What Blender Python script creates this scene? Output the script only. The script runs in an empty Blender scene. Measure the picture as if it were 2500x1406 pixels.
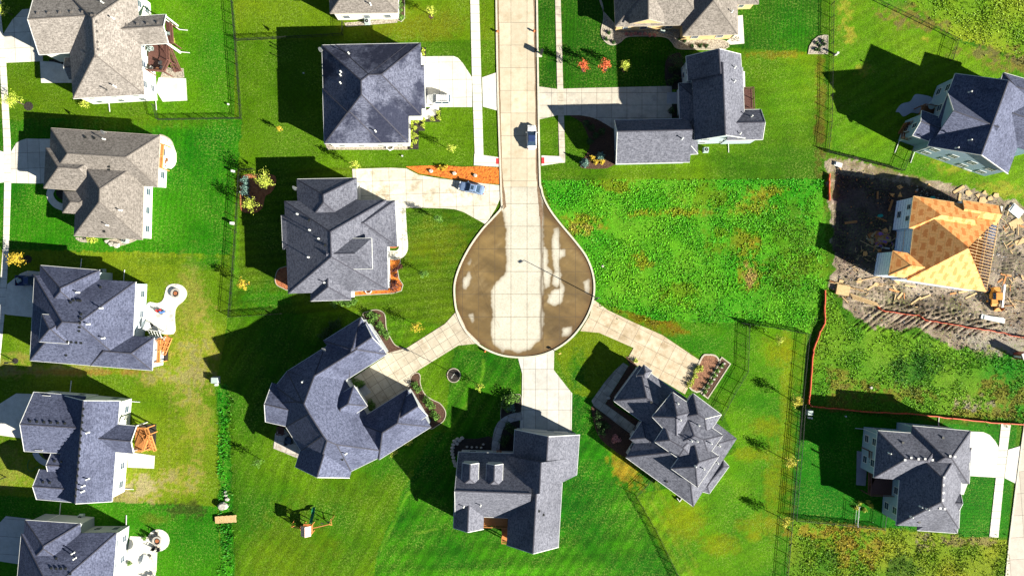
import bpy, math, random
import numpy as np
from mathutils import Vector, geometry
C = bpy.context.scene.collection
sc = bpy.context.scene
R = math.radians
random.seed(7)
rng = np.random.default_rng(11)

# ---------------------------------------------------------------- camera, sky, sun, exposure
HCAM, S = 130.0, 0.0788            # drone height in metres, metres per photo pixel on the ground
cam = bpy.data.cameras.new("camera"); camo = bpy.data.objects.new("camera", cam); C.objects.link(camo)
camo.location = (0, 0, HCAM); camo.rotation_euler = (0, 0, 0)
cam.sensor_width = 36; cam.lens = 36*HCAM/(2500*S); cam.clip_end = 9000; cam.clip_start = 1
sc.camera = camo
SUN_EL, SUN_AZ = 24.3, 117.5       # low morning sun out of the east-south-east
w = bpy.data.worlds.new("World"); sc.world = w; w.use_nodes = True
nt = w.node_tree; bg = nt.nodes['Background']
sky = nt.nodes.new('ShaderNodeTexSky'); sky.sky_type = 'NISHITA'; sky.sun_disc = False
sky.sun_elevation = R(SUN_EL); sky.sun_rotation = R(SUN_AZ); sky.air_density = 1.0; sky.dust_density = 0.3; sky.ozone_density = 2.5
nt.links.new(sky.outputs[0], bg.inputs[0]); bg.inputs[1].default_value = 0.027
sl = bpy.data.lights.new("sun", 'SUN'); so = bpy.data.objects.new("sun", sl); C.objects.link(so)
sl.energy = 5.0; sl.angle = R(0.5); sl.color = (1, 0.93, 0.80)
sd = Vector((math.sin(R(SUN_AZ))*math.cos(R(SUN_EL)), math.cos(R(SUN_AZ))*math.cos(R(SUN_EL)), math.sin(R(SUN_EL))))
so.rotation_euler = (-sd).to_track_quat('-Z', 'Y').to_euler(); so.location = sd*300
sc.view_settings.view_transform = 'Standard'; sc.view_settings.look = 'None'
sc.view_settings.exposure = 1.84; sc.view_settings.gamma = 1.0

# ---------------------------------------------------------------- helpers
def P(u, v, z=0.0):
    k = (HCAM-z)/HCAM
    return Vector(((u-1250)*S*k, (703-v)*S*k, z))
def lin(c):
    c = np.asarray(c, dtype=float)/255.0
    return np.where(c <= .04045, c/12.92, ((c+.055)/1.055)**2.4)
G = 2.0
def alb(r, g, b):
    a = lin((r, g, b))/G
    return tuple(float(x) for x in a)
class MB:
    def __init__(s): s.v = []; s.f = []; s.m = []
    def face(s, pts, m=0):
        n = len(s.v); s.v += [tuple(p) for p in pts]; s.f.append(tuple(range(n, n+len(pts)))); s.m.append(m)
    def mesh(s, vs, fs, m=0):
        n = len(s.v); s.v += [tuple(p) for p in vs]
        for f in fs: s.f.append(tuple(i+n for i in f)); s.m.append(m)
    def beam(s, p, q, w, h, m=0, up=None):
        p = Vector(p); q = Vector(q); d = (q-p)
        if d.length < 1e-6: return
        d.normalize()
        side = d.cross(Vector((0, 0, 1)))
        if side.length < 1e-4: side = Vector((1, 0, 0))
        side.normalize(); upv = side.cross(d)
        a, b = side*w/2, upv*h/2
        vs = [p-a-b, p+a-b, p+a+b, p-a+b, q-a-b, q+a-b, q+a+b, q-a+b]
        s.mesh(vs, [(0,1,2,3), (7,6,5,4), (0,4,5,1), (1,5,6,2), (2,6,7,3), (3,7,4,0)], m)
    def box(s, c, size, rz=0, m=0):
        c = Vector(c); x, y, z = size[0]/2, size[1]/2, size[2]/2
        ca, sa = math.cos(rz), math.sin(rz)
        vs = [c+Vector((ca*a-sa*b, sa*a+ca*b, e)) for e in (-z, z) for a, b in ((-x,-y), (x,-y), (x,y), (-x,y))]
        s.mesh(vs, [(3,2,1,0), (4,5,6,7), (0,1,5,4), (1,2,6,5), (2,3,7,6), (3,0,4,7)], m)
    def cyl(s, p, q, r1, r2=None, n=10, m=0, cap=True):
        p = Vector(p); q = Vector(q); r2 = r1 if r2 is None else r2
        d = (q-p).normalized(); a = d.orthogonal().normalized(); b = d.cross(a)
        A = [p+(a*math.cos(t)+b*math.sin(t))*r1 for t in [2*math.pi*i/n for i in range(n)]]
        B = [q+(a*math.cos(t)+b*math.sin(t))*r2 for t in [2*math.pi*i/n for i in range(n)]]
        fs = [(i, (i+1) % n, n+(i+1) % n, n+i) for i in range(n)]
        if cap: fs += [tuple(range(n))[::-1], tuple(range(n, 2*n))]
        s.mesh(A+B, fs, m)
    def prism(s, pts, z0, z1, m=0, bottom=False):
        pts = [Vector((p[0], p[1])) for p in pts]
        tri = geometry.tessellate_polygon([[Vector((p.x, p.y, 0)) for p in pts]])
        n = len(pts); top = [(p.x, p.y, z1) for p in pts]; bot = [(p.x, p.y, z0) for p in pts]
        fs = [tuple(t) for t in tri]
        if bottom: fs += [tuple(n+i for i in t) for t in tri]
        fs += [(i, (i+1) % n, n+(i+1) % n, n+i) for i in range(n)]
        s.mesh(top+bot, fs, m)
    def sheet(s, pts, z, m=0):
        tri = geometry.tessellate_polygon([[Vector((p[0], p[1], 0)) for p in pts]])
        vs = [(p[0], p[1], z) for p in pts]; out = []
        for t in tri:
            a, b, c = [vs[i] for i in t]
            ar = (b[0]-a[0])*(c[1]-a[1])-(c[0]-a[0])*(b[1]-a[1])
            out.append(tuple(t) if ar > 0 else tuple(t)[::-1])
        s.mesh(vs, out, m)
    def build(s, name, mats, parent=None, smooth=False, fix=True):
        me = bpy.data.meshes.new(name); off = parent_world(parent)
        me.from_pydata([(x-off.x, y-off.y, z-off.z) for x, y, z in s.v], [], s.f)
        if not isinstance(mats, (list, tuple)): mats = [mats]
        for m in mats: me.materials.append(m)
        if len(mats) > 1: me.polygons.foreach_set('material_index', s.m)
        if smooth: me.polygons.foreach_set('use_smooth', [True]*len(s.f))
        if fix and len(s.f) < 60000:
            import bmesh
            bm = bmesh.new(); bm.from_mesh(me); bmesh.ops.remove_doubles(bm, verts=bm.verts, dist=1e-5)
            bmesh.ops.recalc_face_normals(bm, faces=bm.faces); bm.to_mesh(me); bm.free()
        me.update()
        o = bpy.data.objects.new(name, me); C.objects.link(o)
        if parent is not None: o.parent = parent
        return o
def parent_world(p):
    v = Vector((0, 0, 0))
    while p is not None: v = v+Vector(p.location); p = p.parent
    return v
def tag(o, label=None, cat=None, group=None, kind=None):
    if label: o['label'] = label
    if cat: o['category'] = cat
    if group: o['group'] = group
    if kind: o['kind'] = kind
    return o
def empty(name, loc, label, cat, group=None):
    o = bpy.data.objects.new(name, None); C.objects.link(o); o.location = loc; o.empty_display_size = .5
    return tag(o, label, cat, group)
def copy_tree(o, parent=None):
    c = o.copy(); C.objects.link(c); c.parent = parent
    for ch in list(o.children): copy_tree(ch, c)
    return c
def smooth_px(pts, n=4, closed=True):
    # Catmull-Rom through the given points
    out = []; N = len(pts)
    rngi = range(N) if closed else range(N-1)
    for i in rngi:
        g = (lambda k: pts[k % N]) if closed else (lambda k: pts[max(0, min(N-1, k))])
        p0, p1, p2, p3 = g(i-1), g(i), g(i+1), g(i+2)
        for j in range(n):
            t = j/n
            out.append(tuple(.5*((2*p1[k])+(-p0[k]+p2[k])*t+(2*p0[k]-5*p1[k]+4*p2[k]-p3[k])*t*t+(-p0[k]+3*p1[k]-3*p2[k]+p3[k])*t**3) for k in (0, 1)))
    if not closed: out.append(tuple(pts[-1]))
    return out
def jag(pts, amp, n=5, seed=1):
    r = random.Random(seed); out = []
    for i in range(len(pts)):
        a, b = pts[i], pts[(i+1) % len(pts)]
        for j in range(n):
            t = j/n; out.append((a[0]+(b[0]-a[0])*t+r.uniform(-amp, amp), a[1]+(b[1]-a[1])*t+r.uniform(-amp, amp)))
    return out

# ---------------------------------------------------------------- materials
def newmat(name):
    m = bpy.data.materials.new(name); m.use_nodes = True; return m, m.node_tree, m.node_tree.nodes['Principled BSDF']
def N(nt, t, **k):
    n = nt.nodes.new(t)
    for a, b in k.items():
        if a in ('operation', 'blend_type', 'data_type', 'feature', 'attribute_name', 'rotation_type', 'use_clamp', 'noise_dimensions'): setattr(n, a, b)
        else: n.inputs[a].default_value = b
    return n
def mix(nt, fac, a, b, mode='MIX'):
    n = nt.nodes.new('ShaderNodeMix'); n.data_type = 'RGBA'; n.blend_type = mode
    for i, v in ((0, fac), (6, a), (7, b)):
        if hasattr(v, 'links'): nt.links.new(v, n.inputs[i])
        elif i == 0: n.inputs[0].default_value = v
        else: n.inputs[i].default_value = (*v, 1)
    return n.outputs[2]
def coords(nt, scale=(1, 1, 1), rot=0, gen='Object'):
    tc = nt.nodes.new('ShaderNodeTexCoord'); mp = nt.nodes.new('ShaderNodeMapping')
    mp.inputs['Scale'].default_value = scale; mp.inputs['Rotation'].default_value = (0, 0, rot)
    nt.links.new(tc.outputs[gen], mp.inputs[0]); return mp.outputs[0]
def noise(nt, vec, scale, detail=3, rough=.55, lo=.35, hi=.65):
    n = N(nt, 'ShaderNodeTexNoise', Scale=scale, Detail=detail, Roughness=rough); nt.links.new(vec, n.inputs['Vector'])
    r = nt.nodes.new('ShaderNodeMapRange'); r.inputs[1].default_value = lo; r.inputs[2].default_value = hi
    nt.links.new(n.outputs[0], r.inputs[0]); return r.outputs[0]
def math_(nt, op, a, b=None, c=None):
    n = nt.nodes.new('ShaderNodeMath'); n.operation = op
    for i, v in enumerate((a, b, c)):
        if v is None: continue
        if hasattr(v, 'links'): nt.links.new(v, n.inputs[i])
        else: n.inputs[i].default_value = v
    return n.outputs[0]
def noisy(name, c1, c2, scale=3, rough=.8, c3=None, s3=.4, bump=0, scl=(1, 1, 1), lo=.35, hi=.65, metal=0, spec=.3):
    m, t, p = newmat(name); v = coords(t, scl)
    col = mix(t, noise(t, v, scale, 4, .6, lo, hi), c1, c2)
    if c3: col = mix(t, noise(t, v, s3, 3, .6, .5, .68), col, c3)
    t.links.new(col, p.inputs['Base Color']); p.inputs['Roughness'].default_value = rough; p.inputs['Metallic'].default_value = metal
    p.inputs['Specular IOR Level'].default_value = spec
    if bump:
        b = N(t, 'ShaderNodeBump', Strength=bump, Distance=.1); t.links.new(noise(t, v, scale, 4, .6, .2, .8), b.inputs['Height']); t.links.new(b.outputs[0], p.inputs['Normal'])
    return m
def shingles(name, c1, c2, stain, amt=.55, sscale=.16, lo=.5, hi=.7):
    m, t, p = newmat(name)
    v = coords(t, (1, 1, 6)); v1 = coords(t)
    col = mix(t, noise(t, v, 1.6, 3, .75, .4, .6), tuple(x*.82 for x in c1), tuple(x*1.15 for x in c2))
    # courses: darker butt line at equal heights up the slope
    tc = t.nodes.new('ShaderNodeTexCoord'); sx = t.nodes.new('ShaderNodeSeparateXYZ'); t.links.new(tc.outputs['Object'], sx.inputs[0])
    pp = math_(t, 'PINGPONG', sx.outputs[2], .075); ln = math_(t, 'LESS_THAN', pp, .014)
    col = mix(t, math_(t, 'MULTIPLY', ln, .35), col, tuple(x*.45 for x in c1))
    col = mix(t, math_(t, 'MULTIPLY', noise(t, v1, 3.6, 3, .85, .44, .58), .5), col, tuple(x*1.5 for x in c2))
    col = mix(t, math_(t, 'MULTIPLY', noise(t, v1, 2.6, 3, .85, .48, .6), .5), col, tuple(x*.45 for x in c1))
    sn = noise(t, coords(t, (1, 1, .4)), sscale, 5, .72, lo, hi)
    col = mix(t, math_(t, 'MULTIPLY', sn, amt), col, stain)
    t.links.new(col, p.inputs['Base Color']); p.inputs['Roughness'].default_value = .85; p.inputs['Specular IOR Level'].default_value = .12
    b = N(t, 'ShaderNodeBump', Strength=.18, Distance=.05); t.links.new(noise(t, v, 3, 3, .7, .3, .7), b.inputs['Height']); t.links.new(b.outputs[0], p.inputs['Normal'])
    return m
def concrete(name, c1, c2, ang=0, sx=0, sy=0, ox=0, oy=0, stain=None, samt=.5, sscale=.25, joint=(.10, .085, .07), jw=.035, slo=.52, shi=.66):
    m, t, p = newmat(name); v = coords(t)
    col = mix(t, noise(t, v, .9, 5, .65, .35, .65), c1, c2)
    col = mix(t, math_(t, 'MULTIPLY', noise(t, v, 7, 3, .7, .4, .62), .22), col, tuple(x*.55 for x in c2))
    if stain: col = mix(t, math_(t, 'MULTIPLY', noise(t, v, sscale, 6, .7, slo, shi), samt), col, stain)
    if sx or sy:
        vr = coords(t, (1, 1, 1), ang); sp = t.nodes.new('ShaderNodeSeparateXYZ'); t.links.new(vr, sp.inputs[0]); l = None
        if sx and sy:   # tone of each cast slab differs a little
            fx = math_(t, 'FLOOR', math_(t, 'DIVIDE', math_(t, 'ADD', sp.outputs[0], ox), sx)); fy = math_(t, 'FLOOR', math_(t, 'DIVIDE', math_(t, 'ADD', sp.outputs[1], oy), sy))
            cb = t.nodes.new('ShaderNodeCombineXYZ'); t.links.new(fx, cb.inputs[0]); t.links.new(fy, cb.inputs[1])
            wn = t.nodes.new('ShaderNodeTexWhiteNoise'); t.links.new(cb.outputs[0], wn.inputs['Vector'])
            col = mix(t, math_(t, 'MULTIPLY', wn.outputs[0], .42), col, tuple(x*.62 for x in c2))
        for o_, s_, off in ((0, sx, ox), (1, sy, oy)):
            if not s_: continue
            d = math_(t, 'PINGPONG', math_(t, 'ADD', sp.outputs[o_], off), s_/2); k = math_(t, 'LESS_THAN', d, jw)
            l = k if l is None else math_(t, 'MAXIMUM', l, k)
        col = mix(t, math_(t, 'MULTIPLY', l, .8), col, joint)
    t.links.new(col, p.inputs['Base Color']); p.inputs['Roughness'].default_value = .85; p.inputs['Specular IOR Level'].default_value = .2
    return m
def plain(name, c, rough=.5, metal=0, emit=None):
    return noisy(name, c, tuple(x*.82 for x in c), 2.2, rough, metal=metal)
def leafmat(name, cols, rough=.6):
    m, t, p = newmat(name); g = t.nodes.new('ShaderNodeNewGeometry'); r = t.nodes.new('ShaderNodeValToRGB')
    t.links.new(g.outputs['Random Per Island'], r.inputs[0]); e = r.color_ramp.elements
    while len(e) < len(cols): e.new(.5)
    for i, c in enumerate(cols): e[i].position = i/(len(cols)-1); e[i].color = (*c, 1)
    t.links.new(r.outputs[0], p.inputs['Base Color']); p.inputs['Roughness'].default_value = rough; p.inputs['Specular IOR Level'].default_value = .2
    p.inputs['Transmission Weight'].default_value = 0
    return m
MAT = dict(
 slate=shingles('slate shingles', (.052,.062,.106), (.090,.102,.158), (.017,.020,.040), .55),
 slate2=shingles('grey shingles', (.078,.084,.112), (.124,.130,.160), (.028,.030,.042), .5),
 wet=shingles('patchy dark shingles', (.058,.066,.104), (.110,.120,.168), (.013,.016,.034), .85, .10, .47, .57),
 brown=shingles('weathered brown shingles', (.17,.155,.14), (.25,.23,.212), (.10,.09,.08), .5, .2),
 tan=shingles('taupe shingles', (.132,.12,.108), (.195,.178,.163), (.09,.08,.07), .35, .2),
 white=noisy('white trim', (.62,.64,.62), (.5,.52,.5), 4, .5),
 trimtan=noisy('taupe trim', (.38,.34,.29), (.3,.27,.23), 4, .5),
 cap=noisy('ridge cap shingles', (.035,.036,.05), (.055,.056,.075), 6, .9),
 capb=noisy('brown ridge cap', (.10,.09,.08), (.14,.125,.115), 6, .9),
 wwhite=noisy('white lap siding', (.60,.61,.56), (.52,.53,.49), 1.2, .6, scl=(1,1,12)),
 wblue=noisy('blue grey lap siding', (.25,.36,.44), (.21,.31,.38), 1.2, .6, scl=(1,1,12)),
 wgrey=noisy('grey lap siding', (.34,.37,.38), (.29,.31,.33), 1.2, .6, scl=(1,1,12)),
 wpale=noisy('pale blue siding', (.36,.42,.47), (.3,.36,.41), 1.2, .6, scl=(1,1,12)),
 wtan=noisy('sand stucco', (.55,.40,.20), (.48,.34,.17), 1.5, .8),
 glass=noisy('window glass', (.02,.04,.07), (.035,.06,.095), 1.5, .12, spec=.6),
 garage=noisy('garage door panels', (.5,.5,.48), (.42,.42,.4), 2, .5, scl=(1,1,6)),
 wood=noisy('stained deck boards', (.22,.10,.045), (.13,.055,.028), 3, .7, scl=(1,8,1)),
 wood2=noisy('new cedar boards', (.50,.22,.07), (.36,.14,.04), 3, .7, scl=(1,8,1)),
 woodd=noisy('dark brown deck boards', (.13,.06,.045), (.08,.035,.03), 3, .7, scl=(8,1,1)),
 lumber=noisy('raw lumber', (.50,.36,.18), (.40,.26,.12), 4, .7),
 black=noisy('black metal', (.012,.014,.013), (.02,.022,.02), 5, .45, spec=.4),
 dark=noisy('dark rubber', (.02,.02,.022), (.035,.035,.035), 5, .8),
 metal=noisy('galvanised metal', (.45,.46,.46), (.35,.36,.37), 5, .4, metal=.4),
 greybox=noisy('grey enamel', (.36,.44,.42), (.30,.37,.36), 4, .5),
 mulch=noisy('brown mulch', (.045,.022,.015), (.10,.055,.035), 5, .95, bump=.8),
 redmulch=noisy('red mulch', (.26,.085,.035), (.38,.15,.06), 4, .95, bump=.8, c3=(.16,.045,.025), s3=2),
 bark_mulch=noisy('tan bark mulch', (.16,.075,.04), (.27,.14,.085), 4, .95, bump=.8, c3=(.10,.045,.025), s3=2),
 orange=noisy('orange mulch', (.42,.11,.012), (.58,.19,.03), 3.5, .95, bump=.8, c3=(.26,.055,.01), s3=2),
 gravel=noisy('river rock', (.22,.19,.15), (.44,.40,.33), 4, .9, bump=.8, c3=(.13,.11,.09), s3=3.3),
 stone=noisy('pale stone', (.42,.40,.37), (.3,.28,.25), 3, .8, bump=.4),
 soil=noisy('dark soil', (.018,.015,.013), (.035,.03,.025), 4, .95, bump=.6),
 bark=noisy('bark', (.09,.07,.05), (.05,.04,.03), 8, .9),
 edging=noisy('concrete edging', (.40,.37,.30), (.32,.29,.22), 3, .8),
 osb=None, wrap=None)
# OSB roof sheathing with sheet joints and darker weathered centres; house wrap with a print pattern
def osbmat():
    m, t, p = newmat('osb sheathing'); v = coords(t, (1, 1, 1), R(9))
    col = mix(t, noise(t, v, 3, 4, .6, .35, .65), (.86, .44, .15), (.78, .35, .09))
    sp = t.nodes.new('ShaderNodeSeparateXYZ'); t.links.new(v, sp.inputs[0])
    row = math_(t, 'FLOOR', math_(t, 'DIVIDE', sp.outputs[0], 1.22)); sh = math_(t, 'MULTIPLY', math_(t, 'MODULO', row, 2), 1.22)
    dx = math_(t, 'PINGPONG', sp.outputs[0], .61); dy = math_(t, 'PINGPONG', math_(t, 'ADD', sp.outputs[1], sh), 1.22)
    blot = math_(t, 'MULTIPLY', math_(t, 'GREATER_THAN', math_(t, 'ADD', dx, math_(t, 'MULTIPLY', noise(t, v, 2.5, 3, .6), .3)), .42), math_(t, 'GREATER_THAN', math_(t, 'ADD', dy, math_(t, 'MULTIPLY', noise(t, v, 2, 3, .6), .4)), .75))
    col = mix(t, math_(t, 'MULTIPLY', blot, .75), col, (.58, .17, .025))
    l = math_(t, 'MAXIMUM', math_(t, 'LESS_THAN', dx, .015), math_(t, 'LESS_THAN', dy, .02))
    col = mix(t, math_(t, 'MULTIPLY', l, .6), col, (.2, .09, .03))
    t.links.new(col, p.inputs['Base Color']); p.inputs['Roughness'].default_value = .8; return m
MAT['osb'] = osbmat()
def wrapmat():
    m, t, p = newmat('house wrap'); v = coords(t, (1, 1, 1), R(9)); sp = t.nodes.new('ShaderNodeSeparateXYZ'); t.links.new(v, sp.inputs[0])
    z = sp.outputs[2]; row = math_(t, 'MODULO', math_(t, 'FLOOR', math_(t, 'DIVIDE', z, .8)), 2)
    y = math_(t, 'ADD', sp.outputs[1], math_(t, 'MULTIPLY', row, .6))
    k = math_(t, 'MULTIPLY', math_(t, 'LESS_THAN', math_(t, 'PINGPONG', y, .6), .26), math_(t, 'LESS_THAN', math_(t, 'PINGPONG', z, .4), .12))
    col = mix(t, k, (.66, .78, .95), (.18, .28, .55)); t.links.new(col, p.inputs['Base Color']); p.inputs['Roughness'].default_value = .5; return m
MAT['wrap'] = wrapmat()

def inward(pts):
    A = sum(pts[i][0]*pts[(i+1) % len(pts)][1]-pts[(i+1) % len(pts)][0]*pts[i][1] for i in range(len(pts)))
    out = []
    for i in range(len(pts)):
        a, b = pts[i], pts[(i+1) % len(pts)]; dx, dy = b[0]-a[0], b[1]-a[1]; L = math.hypot(dx, dy)
        n = (-dy/L, dx/L) if A > 0 else (dy/L, -dx/L)
        out.append((n[0], n[1], -(n[0]*a[0]+n[1]*a[1])))
    return out
def clip(poly, a, b, c):
    out = []
    for i in range(len(poly)):
        p, q = poly[i], poly[(i+1) % len(poly)]; dp, dq = a*p[0]+b*p[1]+c, a*q[0]+b*q[1]+c
        if dp >= -1e-9: out.append(p)
        if (dp > 1e-9 and dq < -1e-9) or (dp < -1e-9 and dq > 1e-9):
            t = dp/(dp-dq); out.append((p[0]+(q[0]-p[0])*t, p[1]+(q[1]-p[1])*t))
    return out
class Block:
    """a convex eave outline (photo pixels at eave height) roofed by one plane rising from every edge; pitch None = gable end"""
    def __init__(s, px, z, pitch, over=.42, skip=(), base=0.0, walls=True, lift=0.0, nt=()):
        s.nt = set(nt)
        s.z = z+lift; s.base = base; s.walls = walls; s.skip = set(skip); s.over = over
        s.pts = [tuple(P(u, v, z)[:2]) for u, v in px]
        n = len(px); s.p = [pitch]*n if isinstance(pitch, (int, float)) else list(pitch)
        s.e = inward(s.pts); s.n = n
        # wall outline: every edge moved in by the overhang
        e2 = [(a, b, c-over) for a, b, c in s.e]; s.wall = []
        for i in range(n):
            a1, b1, c1 = e2[i-1]; a2, b2, c2 = e2[i]; d = a1*b2-a2*b1
            s.wall.append(((b1*c2-b2*c1)/d, (a2*c1-a1*c2)/d))
    def plane(s, i): a, b, c = s.e[i]; return (a*s.p[i], b*s.p[i], c*s.p[i])
    def regions(s, base):
        out = []
        for i in range(s.n):
            if s.p[i] is None: continue
            A = s.plane(i); poly = list(base)
            for j in range(s.n):
                if j == i or s.p[j] is None: continue
                B = s.plane(j); poly = clip(poly, B[0]-A[0], B[1]-A[1], B[2]-A[2])
                if len(poly) < 3: break
            q = []
            for p in poly:
                if not q or math.hypot(p[0]-q[-1][0], p[1]-q[-1][1]) > 1e-4: q.append(p)
            if len(q) > 2 and math.hypot(q[0][0]-q[-1][0], q[0][1]-q[-1][1]) < 1e-4: q.pop()
            if len(q) >= 3: out.append((i, q))
        return out
    def h(s, x, y): return s.z+min(s.plane(i)[0]*x+s.plane(i)[1]*y+s.plane(i)[2] for i in range(s.n) if s.p[i] is not None)
    def inside(s, x, y, m=0, wall=False):
        k = s.over if wall else 0
        return all(a*x+b*y+c-k > m for a, b, c in s.e)

HOUSES = {}
class House:
    def __init__(s, key, label, blocks, roof='slate', wall='wwhite', trim='white', cap='cap', cat='house', group='houses round the cul-de-sac', name='house'):
        s.blocks = blocks; s.key = key; HOUSES[key] = s
        for i, b in enumerate(blocks):
            b.z += i*.007; b.over += i*.003
            e2 = [(a, c, d-b.over) for a, c, d in b.e]
            for k in range(b.n):
                a1, b1, c1 = e2[k-1]; a2, b2, c2 = e2[k]; d = a1*b2-a2*b1; b.wall[k] = ((b1*c2-b2*c1)/d, (a2*c1-a1*c2)/d)
        xs = [p[0] for b in blocks for p in b.pts]; ys = [p[1] for b in blocks for p in b.pts]
        s.root = empty(name, ((min(xs)+max(xs))/2, (min(ys)+max(ys))/2, 0), label, cat, group)
        rf, wl, gt, cp = MB(), MB(), MB(), MB()
        for b in blocks:
            regs = b.regions(b.pts); seen = {}
            for i, poly in regs:
                A = b.plane(i); T = [(x, y, b.z+A[0]*x+A[1]*y+A[2]) for x, y in poly]
                for k in range(len(T)):
                    p, q = T[k], T[(k+1) % len(T)]
                    key2 = tuple(sorted([tuple(round(c, 2) for c in p), tuple(round(c, 2) for c in q)]))
                    seen.setdefault(key2, []).append((p, q))
                if i in b.skip: continue
                rf.face(T); rf.face([(x, y, z-.16) for x, y, z in T][::-1])
            for ps in seen.values():
                p, q = ps[0]; mx, my = (p[0]+q[0])/2, (p[1]+q[1])/2
                if len(ps) == 1 and b.base == 0 and any(o is not b and o.inside(mx, my, .25) for o in blocks): continue
                if len(ps) == 2 and max(p[2], q[2]) > b.z+.3 and not b.skip:
                    cp.beam((p[0], p[1], p[2]+.0), (q[0], q[1], q[2]+.0), .2, .03)
                elif len(ps) == 1:
                    low = max(p[2], q[2]) < b.z+.02
                    if low:
                        gt.beam((p[0], p[1], p[2]-.09), (q[0], q[1], q[2]-.09), .15, .16)
                    elif not b.nt:
                        gt.beam((p[0], p[1], p[2]-.07), (q[0], q[1], q[2]-.07), .09, .22)
            if not b.walls: continue
            wregs = b.regions(b.wall)
            for k in range(b.n):
                a0, b0, c0 = b.e[k]; c0 -= b.over; pts = {}
                for i, poly in wregs:
                    A = b.plane(i)
                    for x, y in poly:
                        if abs(a0*x+b0*y+c0) < 1e-4: pts[(round(x, 3), round(y, 3))] = (x, y, b.z+A[0]*x+A[1]*y+A[2]-.1)
                if len(pts) < 2: continue
                d = Vector((-b0, a0)); L = sorted(pts.values(), key=lambda q: d.x*q[0]+d.y*q[1])
                f = [(L[0][0], L[0][1], b.base)]+L+[(L[-1][0], L[-1][1], b.base)]
                wl.face(f)
        rf.build('roof', MAT[roof], s.root, fix=False); wl.build('wall', MAT[wall], s.root, fix=False)
        gt.build('gutter', MAT[trim], s.root); 
        if cp.v: cp.build('ridge_cap', MAT[cap], s.root)
    def roofz(s, u, v):
        z = s.blocks[0].z
        for _ in range(10):
            x, y, _z = P(u, v, z); c = [b.h(x, y) for b in s.blocks if b.inside(x, y)]
            if not c: return None
            z = .5*z+.5*max(c)
        return z
    def wallpt(s, bi, ei, t, z, out=0.0):
        b = s.blocks[bi]; p, q = b.wall[ei], b.wall[(ei+1) % b.n]; a, c, _ = b.e[ei]
        return Vector((p[0]+(q[0]-p[0])*t-a*out, p[1]+(q[1]-p[1])*t-c*out, z)), math.atan2(q[1]-p[1], q[0]-p[0]), Vector((-a, -c, 0)), math.hypot(q[0]-p[0], q[1]-p[1])
    def covered(s, bi, p, z):
        return any(i != bi and b.inside(p.x, p.y, -.15, True) and b.z > z-.3 and b.walls for i, b in enumerate(s.blocks))
    def window(s, bi, ei, t, z, w=1.0, h=1.3, panes=2, name='window'):
        c, ang, nrm, L = s.wallpt(bi, ei, t, z, .03)
        d = Vector((math.cos(ang), math.sin(ang), 0)); m = MB(); k = .09
        for sgn in (-1, 1):
            m.box(c+d*sgn*(w/2), (k, .09, h+k), ang); m.box(c+Vector((0, 0, sgn*h/2)), (w-k, .09, k), ang)
        if panes == 2: m.box(c, (w-k, .07, .05), ang)
        else:
            for i in range(1, panes): m.box(c+d*(w*i/panes-w/2), (.05, .07, h-k), ang)
        f = m.build(name, MAT['white'], s.root); g = MB(); g.box(c-nrm*.0, (w-k, .04, h-k), ang); g.build('pane', MAT['glass'], f)
    def auto_windows(s, edges=None):
        n = 0
        for bi, b in enumerate(s.blocks):
            if not b.walls or b.base > 0: continue
            for ei in range(b.n):
                p, ang, nrm, L = s.wallpt(bi, ei, .5, 1, 0)
                if L < 2.4: continue
                k = max(1, int(L/3.3))
                for j in range(k):
                    t = (j+.5)/k
                    for z in ([1.5, 4.2] if b.z > 4.4 else [1.6]):
                        q = s.wallpt(bi, ei, t, z, .35)[0]
                        ql = s.wallpt(bi, ei, t-.7/L, z, .35)[0]; qr = s.wallpt(bi, ei, t+.7/L, z, .35)[0]
                        if any(s.covered(bi, x, z) for x in (q, ql, qr)) or n >= 26 or any((q-g).length < 3.2 for g in getattr(s, 'doors', [])): continue
                        s.window(bi, ei, t, z, 1.0 if L < 5 else 1.3, 1.35); n += 1
    def garage(s, bi, ei, t, w=4.9, h=2.2):
        c, ang, nrm, L = s.wallpt(bi, ei, t, h/2, .04); s.doors = getattr(s, 'doors', [])+[c]
        m = MB(); m.box(c, (w, .06, h), ang)
        for i in range(4): m.box(c+nrm*.04+Vector((0, 0, -h/2+h*(i+.5)/4)), (w-.1, .03, h/4-.06), ang)
        m.build('garage_door', MAT['garage'], s.root)
    def door(s, bi, ei, t, mat='dark'):
        c, ang, nrm, L = s.wallpt(bi, ei, t, 1.05, .03); m = MB(); m.box(c, (1.0, .08, 2.1), ang); d = m.build('front_door', MAT[mat], s.root)
        m = MB(); m.box(c+nrm*.07+Vector((math.cos(ang)*.38, math.sin(ang)*.38, -.05)), (.06, .08, .12), ang); m.build('handle', MAT['metal'], d)
    def vents(s, pts, kind='box', mat='black'):
        for u, v in pts:
            z = s.roofz(u, v)
            if z is None: continue
            p = P(u, v, z); m = MB()
            if kind == 'box':
                m.box(p+Vector((0, 0, .04)), (.34, .34, .12)); m.box(p+Vector((0, 0, .11)), (.4, .4, .04)); m.build('roof_vent', MAT[mat], s.root)
            else:
                m.cyl(p-Vector((0, 0, .1)), p+Vector((0, 0, .75)), .09, n=8); m.cyl(p-Vector((0, 0, .1)), p+Vector((0, 0, .12)), .22, .12, n=8); m.cyl(p+Vector((0, 0, .7)), p+Vector((0, 0, .85)), .17, .1, n=8)
                m.build('vent_pipe', MAT[mat], s.root)
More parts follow.
